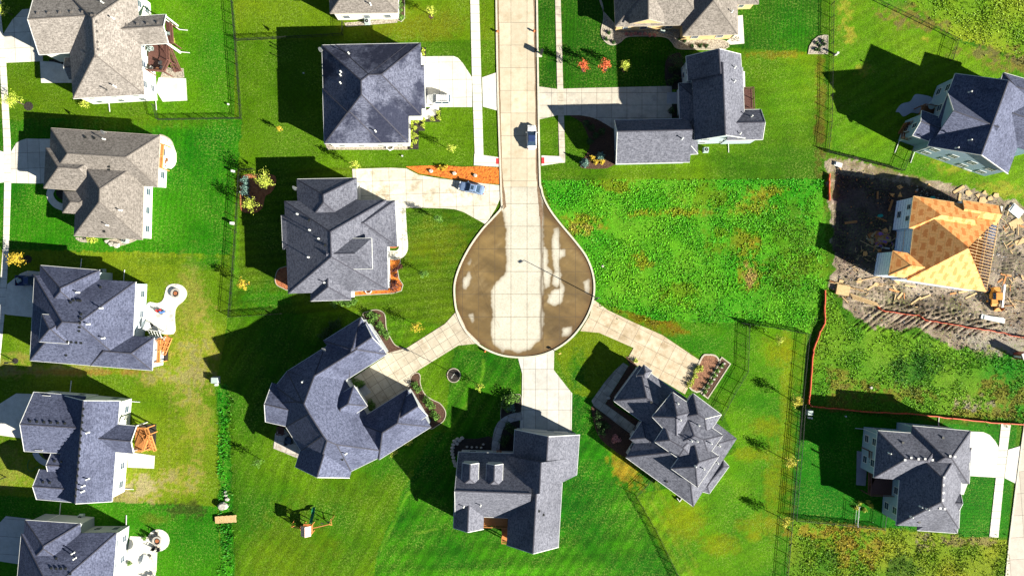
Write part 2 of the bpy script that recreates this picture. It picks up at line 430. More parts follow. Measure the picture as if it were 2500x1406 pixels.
    def dish(s, u, v):
        z = s.roofz(u, v) or s.blocks[0].z
        p = P(u, v, z); m = MB(); m.cyl(p-Vector((0, 0, .3)), p+Vector((0, 0, .8)), .04, n=6)
        m.cyl(p+Vector((0, 0, .8)), p+Vector((-.15, -.2, 1.0)), .1, .5, n=14); m.build('satellite_dish', MAT['metal'], s.root)
    def downspout(s, bi, ei, t, out=1.6):
        b = s.blocks[bi]; c, ang, nrm, L = s.wallpt(bi, ei, t, 0, .06); m = MB()
        m.beam(c+nrm*.3+Vector((0, 0, b.z-.1)), c+Vector((0, 0, b.z-.5)), .09, .09); m.beam(c+Vector((0, 0, b.z-.5)), c+Vector((0, 0, .15)), .1, .1); m.beam(c+Vector((0, 0, .15)), c+nrm*out+Vector((0, 0, .06)), .11, .09)
        m.build('downspout', MAT['white'], s.root)
def B(px, z, p=.5, **k): return Block(px, z, p, **k)

h1 = House('h1', 'large weathered taupe-roofed white house with a furnished brown deck, top left corner', [
    B([(160,-20),(333,-28),(352,231),(178,241)], 5.5, [.5,.5,.5,.5]),
    B([(84,-14),(240,-24),(250,124),(95,134)], 5.5, [.42,None,.42,None]),
    B([(280,44),(405,36),(411,106),(284,114)], 5.5, [.5,None,.5,None], over=.3, walls=False),
    B([(158,142),(205,138),(212,192),(168,195)], 3.6, [.45,None,.45,None], lift=.0)], 'brown', 'wwhite', 'white', 'capb')
h2 = House('h2', 'single-storey house with dull brown roof and white rear wall, second down on the left', [
    B([(124,313),(390,331),(384,457),(118,441)], 4.0, [.48,.48,.48,.48]),
    B([(190,380),(352,390),(347,585),(180,576)], 4.0, .48),
    B([(112,361),(260,370),(252,470),(107,459)], 4.0, .5),
    B([(155,466),(232,471),(228,526),(153,520)], 4.0, .5)], 'tan', 'wwhite', 'trimtan', 'capb')
h3 = House('h3', 'slate hip-roofed house with pale blue rear wall beside the keyhole patio', [
    B([(84,672),(331,688),(321,900),(73,880)], 4.8, [.45,.45,.45,.45]),
    B([(98,648),(243,660),(240,790),(90,780)], 4.8, [.62,.42,.42,.42]),
    B([(226,812),(376,824),(371,904),(221,892)], 4.8, [.52,.5,.52,.5]),
    B([(102,767),(172,772),(166,839),(95,834)], 6.8, [.5,.5,.5,.5], base=3.9)], 'slate', 'wpale', 'white')
h4 = House('h4', 'gabled slate-roofed house with a row of ridge vents and a bright cedar deck', [
    B([(158,966),(292,978),(273,1224),(138,1213)], 4.8, [None,.5,None,.5]),
    B([(82,957),(210,967),(200,1109),(59,1101)], 4.5, [.42,None,.42,None]),
    B([(124,1107),(190,1111),(187,1160),(118,1157)], 4.2, [.5,None,.5,None]),
    B([(96,1145),(190,1152),(184,1226),(89,1218)], 4.4, [.5,None,.5,None]),
    B([(250,1032),(333,1040),(326,1107),(246,1100)], 4.8, [.5,None,.5,None], over=.3, walls=False)], 'slate', 'wwhite', 'white')
h5 = House('h5', 'slate hip-roofed grey house beside the round fire pit patio, lower left corner', [
    B([(52,1302),(285,1300),(268,1515),(34,1500)], 4.9, .45),
    B([(61,1269),(196,1278),(196,1400),(50,1395)], 4.9, [.6,.42,.42,.42])], 'slate', 'wgrey', 'white')
h6 = House('h6', 'taupe-roofed white house cut off by the top edge beside the long sidewalk', [
    B([(800,-130),(972,-132),(971,31),(806,33)], 4.3, .5)], 'tan', 'wwhite', 'trimtan', 'capb')
h7 = House('h7', 'big square dark hip roof with damp-looking patches, behind the parked white SUV', [
    B([(786,111),(998,107),(998,349),(793,351)], 5.2, .5),
    B([(820,110),(1027,106),(1030,283),(824,287)], 5.2, .5),
    B([(910,159),(1035,159),(1038,265),(914,267)], 4.6, .5),
    B([(788,217),(930,216),(932,350),(792,351)], 5.2, .5)], 'wet', 'wwhite', 'white')
h8 = House('h8', 'many-hipped grey house left of the cul-de-sac, by the driveway with the parked sedan', [
    B([(694,491),(943,488),(947,708),(703,717)], 5.0, [.64,.42,.62,.42]),
    B([(724,438),(871,435),(874,570),(728,573)], 4.8, [.75,.45,.45,.45]),
    B([(780,491),(964,490),(970,602),(786,605)], 4.8, [.47,.36,.47,.4]),
    B([(687,525),(790,523),(793,607),(691,609)], 4.8, [.47,.4,.47,.31]),
    B([(757,630),(857,627),(857,732),(758,735)], 4.8, [.47,.47,.7,.47]),
    B([(800,583),(907,582),(909,656),(802,658)], 7.4, [.47,.47,.47,None], base=4.6, nt={3})], 'slate2', 'wgrey', 'white')
h9 = House('h9', 'angled slate-roofed house with two garage wings round a paved forecourt', [
    B([(701,906),(793,848),(953,1103),(857,1150),(775,1150),(735,1100),(698,1042),(668,985),(672,943)], 5.2, .8),
    B([(701,906),(894,785),(944,865),(751,986)], 5.2, .78),
    B([(789.5,832),(881.6,774.6),(944,865),(852,923)], 5.2, [.72,.78,.72,.72]),
    B([(867,1030),(994,950),(1052,1042),(925,1122)], 5.2, .78),
    B([(664,934),(760,958),(741,1050),(648,1029)], 5.2, [.6,None,.6,None]),
    B([(742,1070),(874,1098),(853,1166),(721,1139)], 5.0, [None,.66,None,.66]),
    B([(893,792),(935,850),(893,880),(850,820)], 5.7, [None,.78,None,.78], base=4),
    B([(1006,958),(1044,1014),(1000,1044),(962,986)], 5.7, [None,.78,None,.78], base=4),
    B([(864,941),(897,991),(828,1036),(795,984)], 6.1, [.8,.8,.8,.8], base=3)], 'slate', 'wgrey', 'white')
h10 = House('h10', 'steep-gabled house with two dormers and a cedar deck, directly south of the cul-de-sac', [
    B([(1119,1103),(1300,1108),(1291,1266),(1111,1258)], 3.8, [.75,None,.75,None]),
    B([(1228,1110),(1409,1116),(1407,1160),(1222,1212)], 3.8, [None,.68,None,.68]),
    B([(1257,1048),(1415,1061),(1408,1158),(1251,1150)], 3.8, [None,.62,None,.62]),
    B([(1246,1150),(1374,1155),(1363,1335),(1237,1330)], 3.8, [None,.75,None,.75]),
    B([(1111,1190),(1184,1193),(1180,1291),(1107,1288)], 3.8, [None,.7,None,.7]),
    B([(1129,1129),(1169,1130),(1167,1186),(1127,1185)], 6.9, [None,.7,.7,.7], base=4, over=.15),
    B([(1188,1131),(1228,1132),(1226,1190),(1186,1189)], 6.9, [None,.7,.7,.7], base=4, over=.15)], 'slate2', 'wgrey', 'white')
h11 = House('h11', 'slate-roofed house with many stacked hips, turned diagonally, southeast of the cul-de-sac', [
    B([(1634,945),(1799,1070),(1693,1236),(1528,1116)], 3.5, .42),
    B([(1561,892),(1680,975),(1617,1065),(1498,978)], 3.5, .5),
    B([(1721,1160),(1766,1122),(1780,1138),(1732,1204),(1700,1196)], 3.0, .35),
    B([(1567,1028),(1621,1066),(1591,1110),(1537,1072)], 3.5, .5),
    B([(1642,957),(1705,1001),(1652,1080),(1592,1017)], 6.2, .44, base=3.6),
    B([(1692,960),(1761,1012),(1727,1062),(1650,1020)], 6.2, .44, base=3.6),
    B([(1623,1040),(1690,1070),(1700,1130),(1655,1117),(1598,1078)], 6.2, .44, base=3.6),
    B([(1692,1070),(1755,1113),(1703,1189),(1638,1143)], 6.2, .5, base=3.6),
    B([(1672,1000),(1765,1062),(1730,1110),(1640,1090)], 6.2, .3, base=3.6),
    B([(1572,890),(1592,905),(1575,932),(1553,917)], 3.9, .5, base=2)], 'slate2', 'wgrey', 'white')
h12 = House('h12', 'tall dark gabled house with a long garage wing beside the shaded driveway', [
    B([(1689,170),(1813,165),(1819,338),(1696,343)], 5.7, [None,.72,None,.72]),
    B([(1675,138),(1808,133),(1812,192),(1680,197)], 5.7, [None,.68,None,.68]),
    B([(1500,294),(1680,290),(1684,396),(1504,400)], 3.6, [1.0,None,.52,None]),
    B([(1770,269),(1858,268),(1862,341),(1775,343)], 5.4, [.62,None,.62,None]),
    B([(1657,204),(1700,202),(1704,330),(1661,332)], 3.4, [.4,None,.4,.5]),
    B([(1660,288),(1702,286),(1704,376),(1664,378)], 3.4, [.4,.4,.4,.5])], 'slate2', 'wpale', 'white')
h13 = House('h13', 'taupe-roofed house with sand-coloured walls ringed by a river rock bed at the top', [
    B([(1495,-140),(1720,-140),(1722,60),(1503,65)], 3.4, .5),
    B([(1658,-55),(1799,-60),(1801,84),(1667,88)], 3.5, .52),
    B([(1536,-40),(1620,-42),(1621,57),(1535,59)], 4.3, [None,.62,None,.62], base=0, over=.3),
    B([(1780,-60),(1850,-62),(1852,10),(1782,12)], 3.4, .5)], 'tan', 'wtan', 'trimtan', 'capb')
h14 = House('h14', 'two-storey blue-grey house with dark roof and brown deck at the upper right edge', [
    B([(2333,180),(2524,250),(2461,425),(2265,357)], 5.8, [None,.5,None,.55]),
    B([(2312,222),(2420,261),(2384,386),(2276,347)], 5.8, [.8,None,.8,None]),
    B([(2250,270),(2316,294),(2300,356),(2228,331)], 5.6, [.45,None,.45,None]),
    B([(2470,228),(2570,264),(2530,376),(2430,340)], 5.8, [.5,None,.5,None]),
    B([(2450,178),(2540,204),(2520,262),(2430,236)], 5.6, [.4,.4,.4,.4])], 'slate', 'wblue', 'white')
h16 = House('h16', 'blue-grey walled house with dark hipped roof and brown deck, lower right', [
    B([(2204,1075),(2352,1085),(2341,1290),(2188,1282)], 5.7, .6),
    B([(2143,1051),(2310,1063),(2300,1180),(2133,1166)], 5.7, .5),
    B([(2227,1039),(2370,1052),(2363,1178),(2218,1168)], 5.7, .5),
    B([(2285,1088),(2372,1093),(2366,1181),(2279,1176)], 4.6, .5),
    B([(2306,1203),(2346,1206),(2342,1245),(2302,1242)], 5.9, [.5,None,.5,None]),
    B([(2242,1225),(2344,1232),(2337,1301),(2239,1294)], 5.0, .45)], 'slate2', 'wblue', 'white')

h1.vents([(92,34),(118,33),(146,32),(174,31),(202,30),(224,38),(232,38),(309,62),(336,60),(360,59),(386,57),(236,55),(238,78),(239,104),(240,122),(233,139)], mat='capb')
h1.vents([(252,8),(277,46),(282,212)], 'pipe', 'white'); h1.vents([(260,219)], 'pipe', 'dark')
h2.vents([(209,336),(231,338),(267,408),(267,415),(255,565)], mat='black'); h2.vents([(256,341),(296,514),(264,550)], 'pipe', 'white'); h2.dish(260,324)
h3.vents([(180,733),(190,733),(197,734),(173,738),(199,767),(197,777),(196,788),(195,799),(194,808),(165,834),(175,835),(187,836),(199,837),(246,701),(162,867)]); h3.vents([(192,714),(249,752),(218,791),(254,825)], 'pipe', 'white')
h4.vents([(204-i*1.46, 998+i*16.3) for i in range(14)]+[(74+i*17, 1028+i*1) for i in range(6)]+[(134,1125),(151,1126),(106,1176),(122,1177)])
h4.vents([(216,1055),(216,1168),(205,1185),(204,1198)], 'pipe', 'white')
h5.vents([(126,1386),(138,1387),(150,1387),(161,1387),(138,1362),(172,1400)]); h5.vents([(181,1348),(185,1361)], 'pipe', 'white')
h6.vents([(905,12)], 'pipe', 'white')
h7.vents([(852,132),(833,177),(832,185),(832,204),(917,321)], 'pipe', 'white'); h7.dish(788,124)
h8.vents([(727,523),(757,562),(779,583),(754,628),(793,690)], 'pipe', 'white'); h8.vents([(755,538),(794,599)]); h8.dish(725,459)
h9.vents([(740,931),(845,1106)], 'pipe', 'white'); h9.vents([(836,1121)]); h9.dish(796,850)
h10.vents([(1132,1235),(1173,1232)], 'pipe', 'white'); h10.vents([(1316,1247),(1327,1256)])
h11.vents([(1660,1024),(1705,1037),(1687,1075),(1701,1076),(1735,1081),(1755,1087),(1697,1137),(1717,1143),(1751,1129),(1654,984)], 'pipe', 'white'); h11.vents([(1628,1175),(1590,982)])
h12.vents([(1793,166),(1792,200),(1834,285),(1665,339),(1806,327)], 'pipe', 'white')
h13.vents([(1786,30)], 'pipe', 'white')
h14.vents([(2366,226),(2366,343),(2334,362)], 'pipe', 'white')
h16.vents([(2224,1117),(2242,1120),(2258,1120),(2276,1122),(2209,1122),(2304,1165),(2302,1183),(2302,1202),(2301,1220),(2319,1113),(2331,1114),(2295,1240),(2306,1241)], mat='metal')
h16.vents([(2170,1105),(2246,1235),(2262,1241),(2223,1260)], 'pipe', 'white'); h16.vents([(2204,1080),(2302,1068),(2244,1274)])
h1.garage(1,3,.5); h2.garage(2,3,.35); h2.garage(2,3,.75,2.6); h3.garage(1,3,.7); h4.garage(1,3,.5); h5.garage(1,3,.5)
h7.garage(1,1,.25,4.9); h7.garage(2,1,.5,4.9); h8.garage(1,1,.25,4.4); h8.garage(1,1,.8,2.6); h9.garage(1,2,.25); h9.garage(3,0,.75); h9.garage(3,0,.35); h10.garage(2,0,.3); h10.garage(2,0,.75,2.7)
h11.garage(1,0,.3); h11.garage(1,0,.75); h12.garage(2,0,.4,4.9); h12.garage(2,0,.1,2.6); h16.garage(3,1,.35); h16.garage(2,1,.2,2.7)
h1.door(3,3,.5); h2.door(3,2,.8); h3.door(0,3,.8); h4.door(2,3,.5,'wood'); h7.door(0,1,.8); h8.door(0,1,.6); h9.door(8,0,.5) if False else None; h10.door(0,0,.55,'wood'); h11.door(3,3,.5); h12.door(4,3,.4); h16.door(0,1,.7,'wood')
for k in HOUSES.values(): k.auto_windows()
h1.downspout(0,2,.75); h1.downspout(0,2,.02,1.8); h2.downspout(2,3,.98,1); h3.downspout(1,0,.4,2.2); h3.downspout(0,0,.75,2.4); h4.downspout(1,0,.4,2.2); h4.downspout(0,1,.03,1.6); h4.downspout(0,1,.97,1.7)
h5.downspout(1,0,.3,2.2); h5.downspout(0,0,.97,2); h12.downspout(0,2,.1,1.8); h14.downspout(0,2,.97,2.2); h14.downspout(2,2,.97,2.4); h16.downspout(2,0,.8,1.6); h16.downspout(1,3,.95,1.6)

# ---- house under construction
h15 = House('h15', 'half-built house with orange sheathing, open rafters and pale wrap on the muddy lot', [
    B([(2238,500),(2440,530),(2408,712),(2215,683)], 5.8, [.5,.5,.5,.42], skip={1}, over=.15),
    B([(2231,479),(2410,507),(2398,585),(2220,557)], 5.8, [.55,.55,.55,.36], skip={1}, over=.15),
    B([(2180,612),(2330,635),(2322,696),(2170,673)], 5.6, [.5,.5,.5,.36], over=.15),
    B([(2350,489),(2441,503),(2433,549),(2342,535)], 5.8, [.55,None,.55,None], over=.15)], 'osb', 'wrap', 'lumber', 'osb', name='unfinished_house', group=None)
b0 = h15.blocks[0]; a = P(2238, 500, 5.8); 
rf = MB(); ang = math.atan2(-(530-500), 202)
dx = Vector((math.cos(ang), math.sin(ang), 0)); dy = Vector((math.sin(ang), -math.cos(ang), 0))   # dy runs south along the eave
e0 = Vector((*b0.pts[1], 0)); e1 = Vector((*b0.pts[2], 0)); Ln = (e1-e0).length; run = (e1-e0).normalized()
west = Vector((-math.cos(ang), -math.sin(ang), 0))
k = 0
while k*.55 < Ln:
    p = e0+run*k*.55; t = 0
    q = p
    while t < 7.6:
        q2 = p+west*(t+.2)
        if not b0.inside(q2.x, q2.y) or b0.h(q2.x, q2.y) < 5.8+(t+.2)*.5-.05: break
        t += .2; q = q2
    if t > .3: rf.beam((p.x, p.y, 5.78), (q.x, q.y, 5.78+t*.5), .05, .2)
    k += 1
for t in (.0, 2.4, 4.6):
    rf.beam((e0+west*t+run*t*1.0)+Vector((0, 0, 5.7+.5*t)), (e1+west*t-run*t*1.0)+Vector((0, 0, 5.7+.5*t)), .06, .24)
rf.build('rafters', MAT['lumber'], h15.root)
fl = MB(); fl.prism([tuple(p) for p in b0.wall], 2.7, 2.9, bottom=True); fl.build('floor_deck', MAT['osb'], h15.root)
st = MB()
for k in range(60):
    u = random.uniform(2350, 2425); v = random.uniform(545, 700); p = P(u, v, 4)
    if b0.inside(p.x, p.y, .3): st.beam((p.x, p.y, 2.9), (p.x, p.y, 5.6), .05, .1)
for k in range(7):
    p = e0+run*(k+.5)*Ln/7; st.beam((p.x, p.y, 4.4), (p+west*6).to_tuple()[:2]+(4.5,), .06, .2)
st.build('stud_frame', MAT['lumber'], h15.root)

h15.window(1,3,.32,4.5,.9,1.1,name='window_opening'); h15.window(1,3,.7,4.5,.9,1.1,name='window_opening'); h15.window(0,3,.3,3.6,1.2,1.5,name='window_opening'); h15.window(1,3,.5,1.6,1.2,1.2,name='window_opening')
# ---------------------------------------------------------------- ground: one painted-by-growth sheet reaching the horizon
def vnoise(x, y, sc, seed, octv=3):
    out = np.zeros_like(x); amp = 1; tot = 0
    for o in range(octv):
        r = np.random.default_rng(seed+o*17); n = 257; g = r.random((n, n)); X = (x*sc*2**o) % 256; Y = (y*sc*2**o) % 256
        i = np.floor(X).astype(int); j = np.floor(Y).astype(int); fx = X-i; fy = Y-j; fx = fx*fx*(3-2*fx); fy = fy*fy*(3-2*fy); i2 = i+1; j2 = j+1
        out += amp*((g[i, j]*(1-fx)+g[i2, j]*fx)*(1-fy)+(g[i, j2]*(1-fx)+g[i2, j2]*fx)*fy); tot += amp; amp *= .55
    return out/tot
def inpoly(U, V, poly):
    ins = np.zeros(U.shape, bool); n = len(poly); j = n-1
    for i in range(n):
        xi, yi = poly[i]; xj, yj = poly[j]
        c = ((yi > V) != (yj > V)) & (U < (xj-xi)*(V-yi)/((yj-yi) or 1e-9)+xi); ins ^= c; j = i
    return ins
step = .25
fx = np.concatenate([[-4000, -1500, -600, -250, -150], np.arange(-116, 116.01, step), [150, 250, 600, 1500, 4000]])
fy = np.concatenate([[-4000, -1500, -600, -250, -120], np.arange(-68, 68.01, step), [120, 250, 600, 1500, 4000]])
X, Y = np.meshgrid(fx, fy); U = 1250+X/S; V = 703-Y/S
n1 = vnoise(X+500, Y+500, .09, 1, 4); n2 = vnoise(X+500, Y+500, .55, 5, 4); n3 = vnoise(X+500, Y+500, 1.9, 9, 2)
Uj = U+(n2-.5)*14; Vj = V+(n3-.5)*6+(n2-.5)*8
col = np.zeros(U.shape+(3,)); Z = np.zeros(U.shape)
def setc(mask, c, c2=None, nz=None):
    c = np.array(alb(*c)); 
    if c2 is None: col[mask] = c; return
    k = np.clip(((n1 if nz is None else nz)[mask]-.3)/.4, 0, 1)[:, None]; col[mask] = c*(1-k)+np.array(alb(*c2))*k
def blob(u, v, ru, rv, c, s=1.0, ragged=.6, ang=0):
    ca, sa = math.cos(R(ang)), math.sin(R(ang)); a = ((U-u)*ca+(V-v)*sa)/ru; b = (-(U-u)*sa+(V-v)*ca)/rv
    d = np.clip((1.15-(a*a+b*b)-ragged*(n2-.5)*2.6-ragged*(n3-.5)*2.2)*.9, 0, 1)*s
    global col; col = col*(1-d[..., None])+np.array(alb(*c))*d[..., None]
def stripes(poly, ang, wl, amp, wob=1.0):
    m = inpoly(U, V, poly); t = (U*math.cos(R(ang))+V*math.sin(R(ang)))
    s_ = np.tanh(2.2*np.sin(2*math.pi*t/wl+(n1-.5)*4*wob)); 
    k = 1+amp*s_*(0.6+.8*n1); col[m] *= k[m][:, None]
G1, G2 = (84, 138, 10), (48, 116, 6)
setc(np.ones(U.shape, bool), G1, G2)
Rg = {}
Rg['h1w'] = [(-80,-80),(370,-80),(370,300),(-80,300)]; setc(inpoly(U,V,Rg['h1w']), (96,138,10), (80,128,8))
Rg['h1e'] = [(360,-80),(592,-80),(592,296),(360,296)]; setc(inpoly(Uj,Vj,Rg['h1e']), (56,138,4), (92,156,8))
Rg['mid'] = [(570,-80),(1215,-80),(1226,410),(575,420)]; setc(inpoly(U,V,Rg['mid']), (94,142,8), (118,152,22))
blob(1000, 60, 160, 45, (128,136,24), .6); blob(700, 20, 120, 60, (104,150,24), .5)
Rg['h7'] = [(575,100),(1215,100),(1222,410),(580,425)]; setc(inpoly(Uj,Vj,Rg['h7']), (74,128,4), (92,142,10)); blob(690, 330, 90, 60, (96,150,30), .6)
Rg['h2'] = [(-80,292),(592,292),(560,640),(-80,610)]; setc(inpoly(Uj,Vj,Rg['h2']), (26,122,0), (54,140,4)); blob(330, 300, 260, 20, (88,132,8), .8); blob(60, 300, 80, 60, (70,130,8), .6); blob(500, 380, 90, 90, (8,118,4), .6)
Rg['h3'] = [(-80,606),(562,622),(530,1235),(-80,1205)]; setc(inpoly(Uj,Vj,Rg['h3']), (92,142,10), (126,156,32))
blob(420, 640, 120, 16, (84,130,8), .8); blob(500, 640, 60, 26, (40,130,4), .9)
for a_ in ((470,750,45,120,.35),(460,900,60,90,.5),(410,915,80,25,.7),(120,905,160,14,.7),(20,890,60,30,.5),(500,850,30,120,.35),(350,1190,70,40,1.0),(450,1170,50,40,.6),(480,1010,40,90,.35),(300,1218,60,12,.8),(30,1140,60,50,.35)): blob(a_[0],a_[1],a_[2],a_[3],(200,186,118),a_[4],1.1)
blob(345,1185,42,28,(214,200,150),.8,1.3); blob(200, 908, 180, 8, (186,140,40), .7)
Rg['h5'] = [(-80,1206),(530,1236),(540,1480),(-80,1480)]; setc(inpoly(Uj,Vj,Rg['h5']), (40,132,4), (62,146,8)); blob(440, 1245, 60, 22, (64,70,40), .7, 1.2); blob(380,1265,40,16,(110,130,40),.6)
Rg['h8'] = [(575,415),(1226,400),(1226,540),(1100,700),(1118,770),(1000,850),(900,790),(690,765),(562,774)]; setc(inpoly(U,V,Rg['h8']), (62,112,4), (92,130,10))
blob(1060, 590, 90, 60, (112,136,20), .75); blob(1070, 700, 60, 30, (84,120,14), .6); blob(640, 730, 80, 40, (40,140,4), .6); blob(575,600,10,170,(84,160,10),.8)
Rg['h9'] = [(562,774),(690,765),(900,760),(1118,800),(1172,837),(1272,875),(1270,1060),(1000,1150),(925,1340),(900,1480),(560,1480),(525,940)]; setc(inpoly(U,V,Rg['h9']), (52,120,2), (88,138,6))
blob(720, 1330, 110, 120, (100,136,10), .6); blob(880, 1200, 120, 60, (88,130,6), .5); blob(1010,820,60,26,(92,140,10),.6)
Rg['h10'] = [(1055,1055),(1270,1040),(1400,960),(1460,975),(1600,1200),(1720,1480),(900,1480),(925,1340)]; setc(inpoly(Uj,Vj,Rg['h10']), (20,108,0), (56,132,4)); 
blob(1250, 1398, 340, 13, (70,158,10), .9, .3); blob(1470, 1090, 60, 130, (44,140,6), .6)
Rg['h10n'] = [(1110,850),(1272,875),(1270,1050),(1080,1050)]; setc(inpoly(Uj,Vj,Rg['h10n']), (30,108,2), (58,128,6))
Rg['h11'] = [(1352,860),(1420,808),(1470,800),(1560,860),(1440,970),(1400,960)]; setc(inpoly(Uj,Vj,Rg['h11']), (112,146,10), (76,138,6)); blob(1410,900,26,60,(24,116,4),.9); blob(1450,840,40,20,(96,140,10),.5)
Rg['h11b'] = [(1450,735),(1810,788),(1972,815),(1945,1100),(1915,1480),(1725,1480),(1660,1406),(1552,1207),(1640,1190),(1800,1100),(1720,880),(1617,818)]; setc(inpoly(U,V,Rg['h11b']), (52,136,0), (96,156,0))
blob(1590, 780, 90, 26, (136,120,10), .9, .5, 20); blob(1650,800,50,10,(170,120,20),.5,.6,25)
for a_ in ((1870,1040,40,28),(1830,1110,50,20),(1850,1280,60,30),(1840,1310,22,16),(1900,860,50,40),(1890,1200,30,120),(1760,1330,50,30),(1670,1270,60,60),(1920,1000,18,300)): blob(*a_, (150,158,6), .5, .5)
blob(1530,1150,30,55,(190,160,40),.95,.7,-38); blob(1500,1100,16,40,(140,150,20),.6,.6,-38); blob(1600,1290,14,120,(110,150,20),.6,.4,-30)
Rg['h13'] = [(1308,-80),(2005,-80),(2005,132),(1700,110),(1660,215),(1316,215)]; setc(inpoly(Uj,Vj,Rg['h13']), (30,100,4), (54,122,6)); blob(1930,80,60,80,(30,128,4),.6,.4)
Rg['h12'] = [(1800,128),(2015,128),(2015,440),(1320,440),(1320,290),(1500,300)]; setc(inpoly(Uj,Vj,Rg['h12']), (62,122,4), (104,150,10)); blob(1930,230,70,120,(88,156,14),.6); blob(1900,135,70,10,(150,140,30),.8,.9)
blob(2003,250,14,130,(150,130,60),.55,1.2); blob(1999,330,10,120,(90,90,40),.6,1.2)
Rg['h14'] = [(2022,-80),(2110,-80),(2335,100),(2600,190),(2600,510),(2480,500),(2200,420),(2022,372)]; setc(inpoly(Uj,Vj,Rg['h14']), (74,146,6), (104,156,14)); 
for a_ in ((2065,30,18,60),(2075,85,16,26),(2260,95,10,10),(2110,170,26,16),(2340,400,60,20),(2450,460,60,20)): blob(*a_, (190,186,80), .5, 1.5)
# rough ground and weeds
W1 = [(1322,440),(2010,438),(2020,700),(1975,815),(1808,788),(1600,782),(1450,735),(1446,660),(1400,575),(1345,510)]
W2 = [(2120,-80),(2600,-80),(2600,190),(2400,110),(2335,98)]
W3 = [(2020,700),(2070,790),(2160,800),(2320,840),(2480,870),(2600,880),(2600,1060),(2490,1033),(1972,995),(1985,850)]
W4 = [(1937,1272),(2160,1290),(2400,1310),(2462,1320),(2455,1480),(1915,1480)]
W5 = [(534,935),(556,945),(562,1100),(568,1270),(576,1480),(540,1480),(534,1240),(534,1100)]
setc(inpoly(Uj,Vj,W1), (56,166,24), (104,182,40)); setc(inpoly(Uj,Vj,W2), (104,164,26), (150,182,50)); setc(inpoly(Uj,Vj,W3), (40,142,24), (104,160,36)); setc(inpoly(Uj,Vj,W4), (96,152,28), (160,172,50)); setc(inpoly(Uj,Vj,W5), (30,124,6), (58,150,16))
for a_ in ((1430,540,60,22),(1510,455,50,14),(1840,500,50,26),(1880,470,60,12),(1560,640,30,20),(1830,640,30,60),(1820,580,40,24),(1640,520,90,10)): blob(*a_, (158,146,40), .6, 1.4)
for a_ in ((1500,450,60,16),(1740,480,80,30),(1770,590,50,40),(1960,650,60,40),(1660,720,50,30)): blob(*a_, (110,150,20), .7, 1.1)
blob(1420,560,44,14,(190,170,80),.6,1.3); blob(1830,665,16,30,(214,176,110),.8,1.4)
for a_ in ((2190,30,60,22),(2250,60,60,16),(2420,130,80,20),(2470,160,60,20)): blob(*a_, (150,130,84), .7, 1.4)
blob(2170,10,50,14,(70,150,20),.7)
for a_ in ((2050,1330,60,60),(2000,1300,60,20),(2120,1290,60,14),(2110,1340,40,50)): blob(*a_, (184,160,50), .8, 1.3)
blob(2265,1320,36,16,(176,160,140),.9,1.4); blob(2380,1320,70,12,(186,160,110),.7,1.5); blob(2200,1380,40,40,(20,90,20),.7,1); blob(2020,1360,34,40,(30,130,24),.8,1)
for a_ in ((2040,950,30,60),(2100,950,60,20),(2200,960,80,20),(2450,960,60,40),(2400,1010,90,16)): blob(*a_, (140,130,60), .7, 1.4)
blob(2380,985,40,16,(190,176,160),.9,1.4); blob(2230,900,60,60,(10,90,24),.7,1); blob(1940,600,70,120,(84,136,16),.6,1)
# building lot: bare dirt, wet black soil, ruts
D = [(2022,385),(2100,395),(2230,440),(2340,450),(2430,480),(2600,520),(2600,850),(2440,830),(2330,850),(2240,800),(2130,800),(2070,760),(2030,700),(2035,560),(2020,440)]
dm = inpoly(U+(n2-.5)*40, V+(n2-.5)*30+(n3-.5)*14, D)
setc(dm, (166,146,130), (212,192,174), n2)
db = inpoly(U+(n2-.5)*16, V+(n3-.5)*12, [(2042,425),(2160,440),(2340,470),(2340,690),(2170,680),(2060,640),(2030,610),(2038,540)])
setc(db, (98,80,78), (132,112,106), n2)
blob(2180,428,140,12,(170,150,116),.8,1.2,14); blob(2470,640,40,80,(150,138,126),.8,1); blob(2440,830,90,36,(206,196,184),.9,1.1,10); blob(2290,745,120,24,(92,80,66),.8,.6,8); blob(2030,470,16,60,(150,150,80),.6,1.4)
blob(2160,700,100,30,(150,134,108),.7,1.2)
Z[dm] += (n2[dm]-.5)*.16+(n3[dm]-.5)*.12
def rut(pts, wd=5, c=(70,58,48), h=.16):
    pts = smooth_px(pts, 8, False); d2 = np.full(U.shape, 1e9)
    us = [p[0] for p in pts]; vs = [p[1] for p in pts]
    sub = (U > min(us)-30) & (U < max(us)+30) & (V > min(vs)-30) & (V < max(vs)+30); idx = np.where(sub); uu = U[idx]; vv = V[idx]; dd = np.full(uu.shape, 1e9)
    for p in pts: dd = np.minimum(dd, (uu-p[0])**2+(vv-p[1])**2)
    dd = np.sqrt(dd); k = np.clip(1-dd/wd, 0, 1); col[idx] = col[idx]*(1-.7*k[:, None])+np.array(alb(*c))*.7*k[:, None]
    Z[idx] += -h*k+h*.9*np.exp(-((dd-wd*1.3)/(wd*.4))**2)
rr = random.Random(5)
for i in range(17):
    u0 = 2120+i*16; v0 = 745+i*3.2+rr.uniform(-4, 4)
    rut([(u0+70, v0-6), (u0+30, v0+4), (u0, v0+24), (u0-34, v0+44+rr.uniform(-8, 10))][:3 if i > 9 else 4], 4, (66,56,44))
rut([(2110,735),(2200,742),(2300,752),(2400,775)], 6); rut([(2110,752),(2200,760),(2300,770),(2390,790)], 6)
for i in range(7): rut([(2440+i*8,560+i*10),(2450+i*6,620),(2440+i*4,680),(2425+i*9,720)], 4)
for i in range(6): rut([(2030+i*6,520),(2034+i*6,580),(2040+i*6,640)], 3, (50,42,36), .08)
for i in range(5): rut([(2060,690+i*12),(2120,700+i*10),(2180,720+i*6)], 4, (80,70,56), .1)
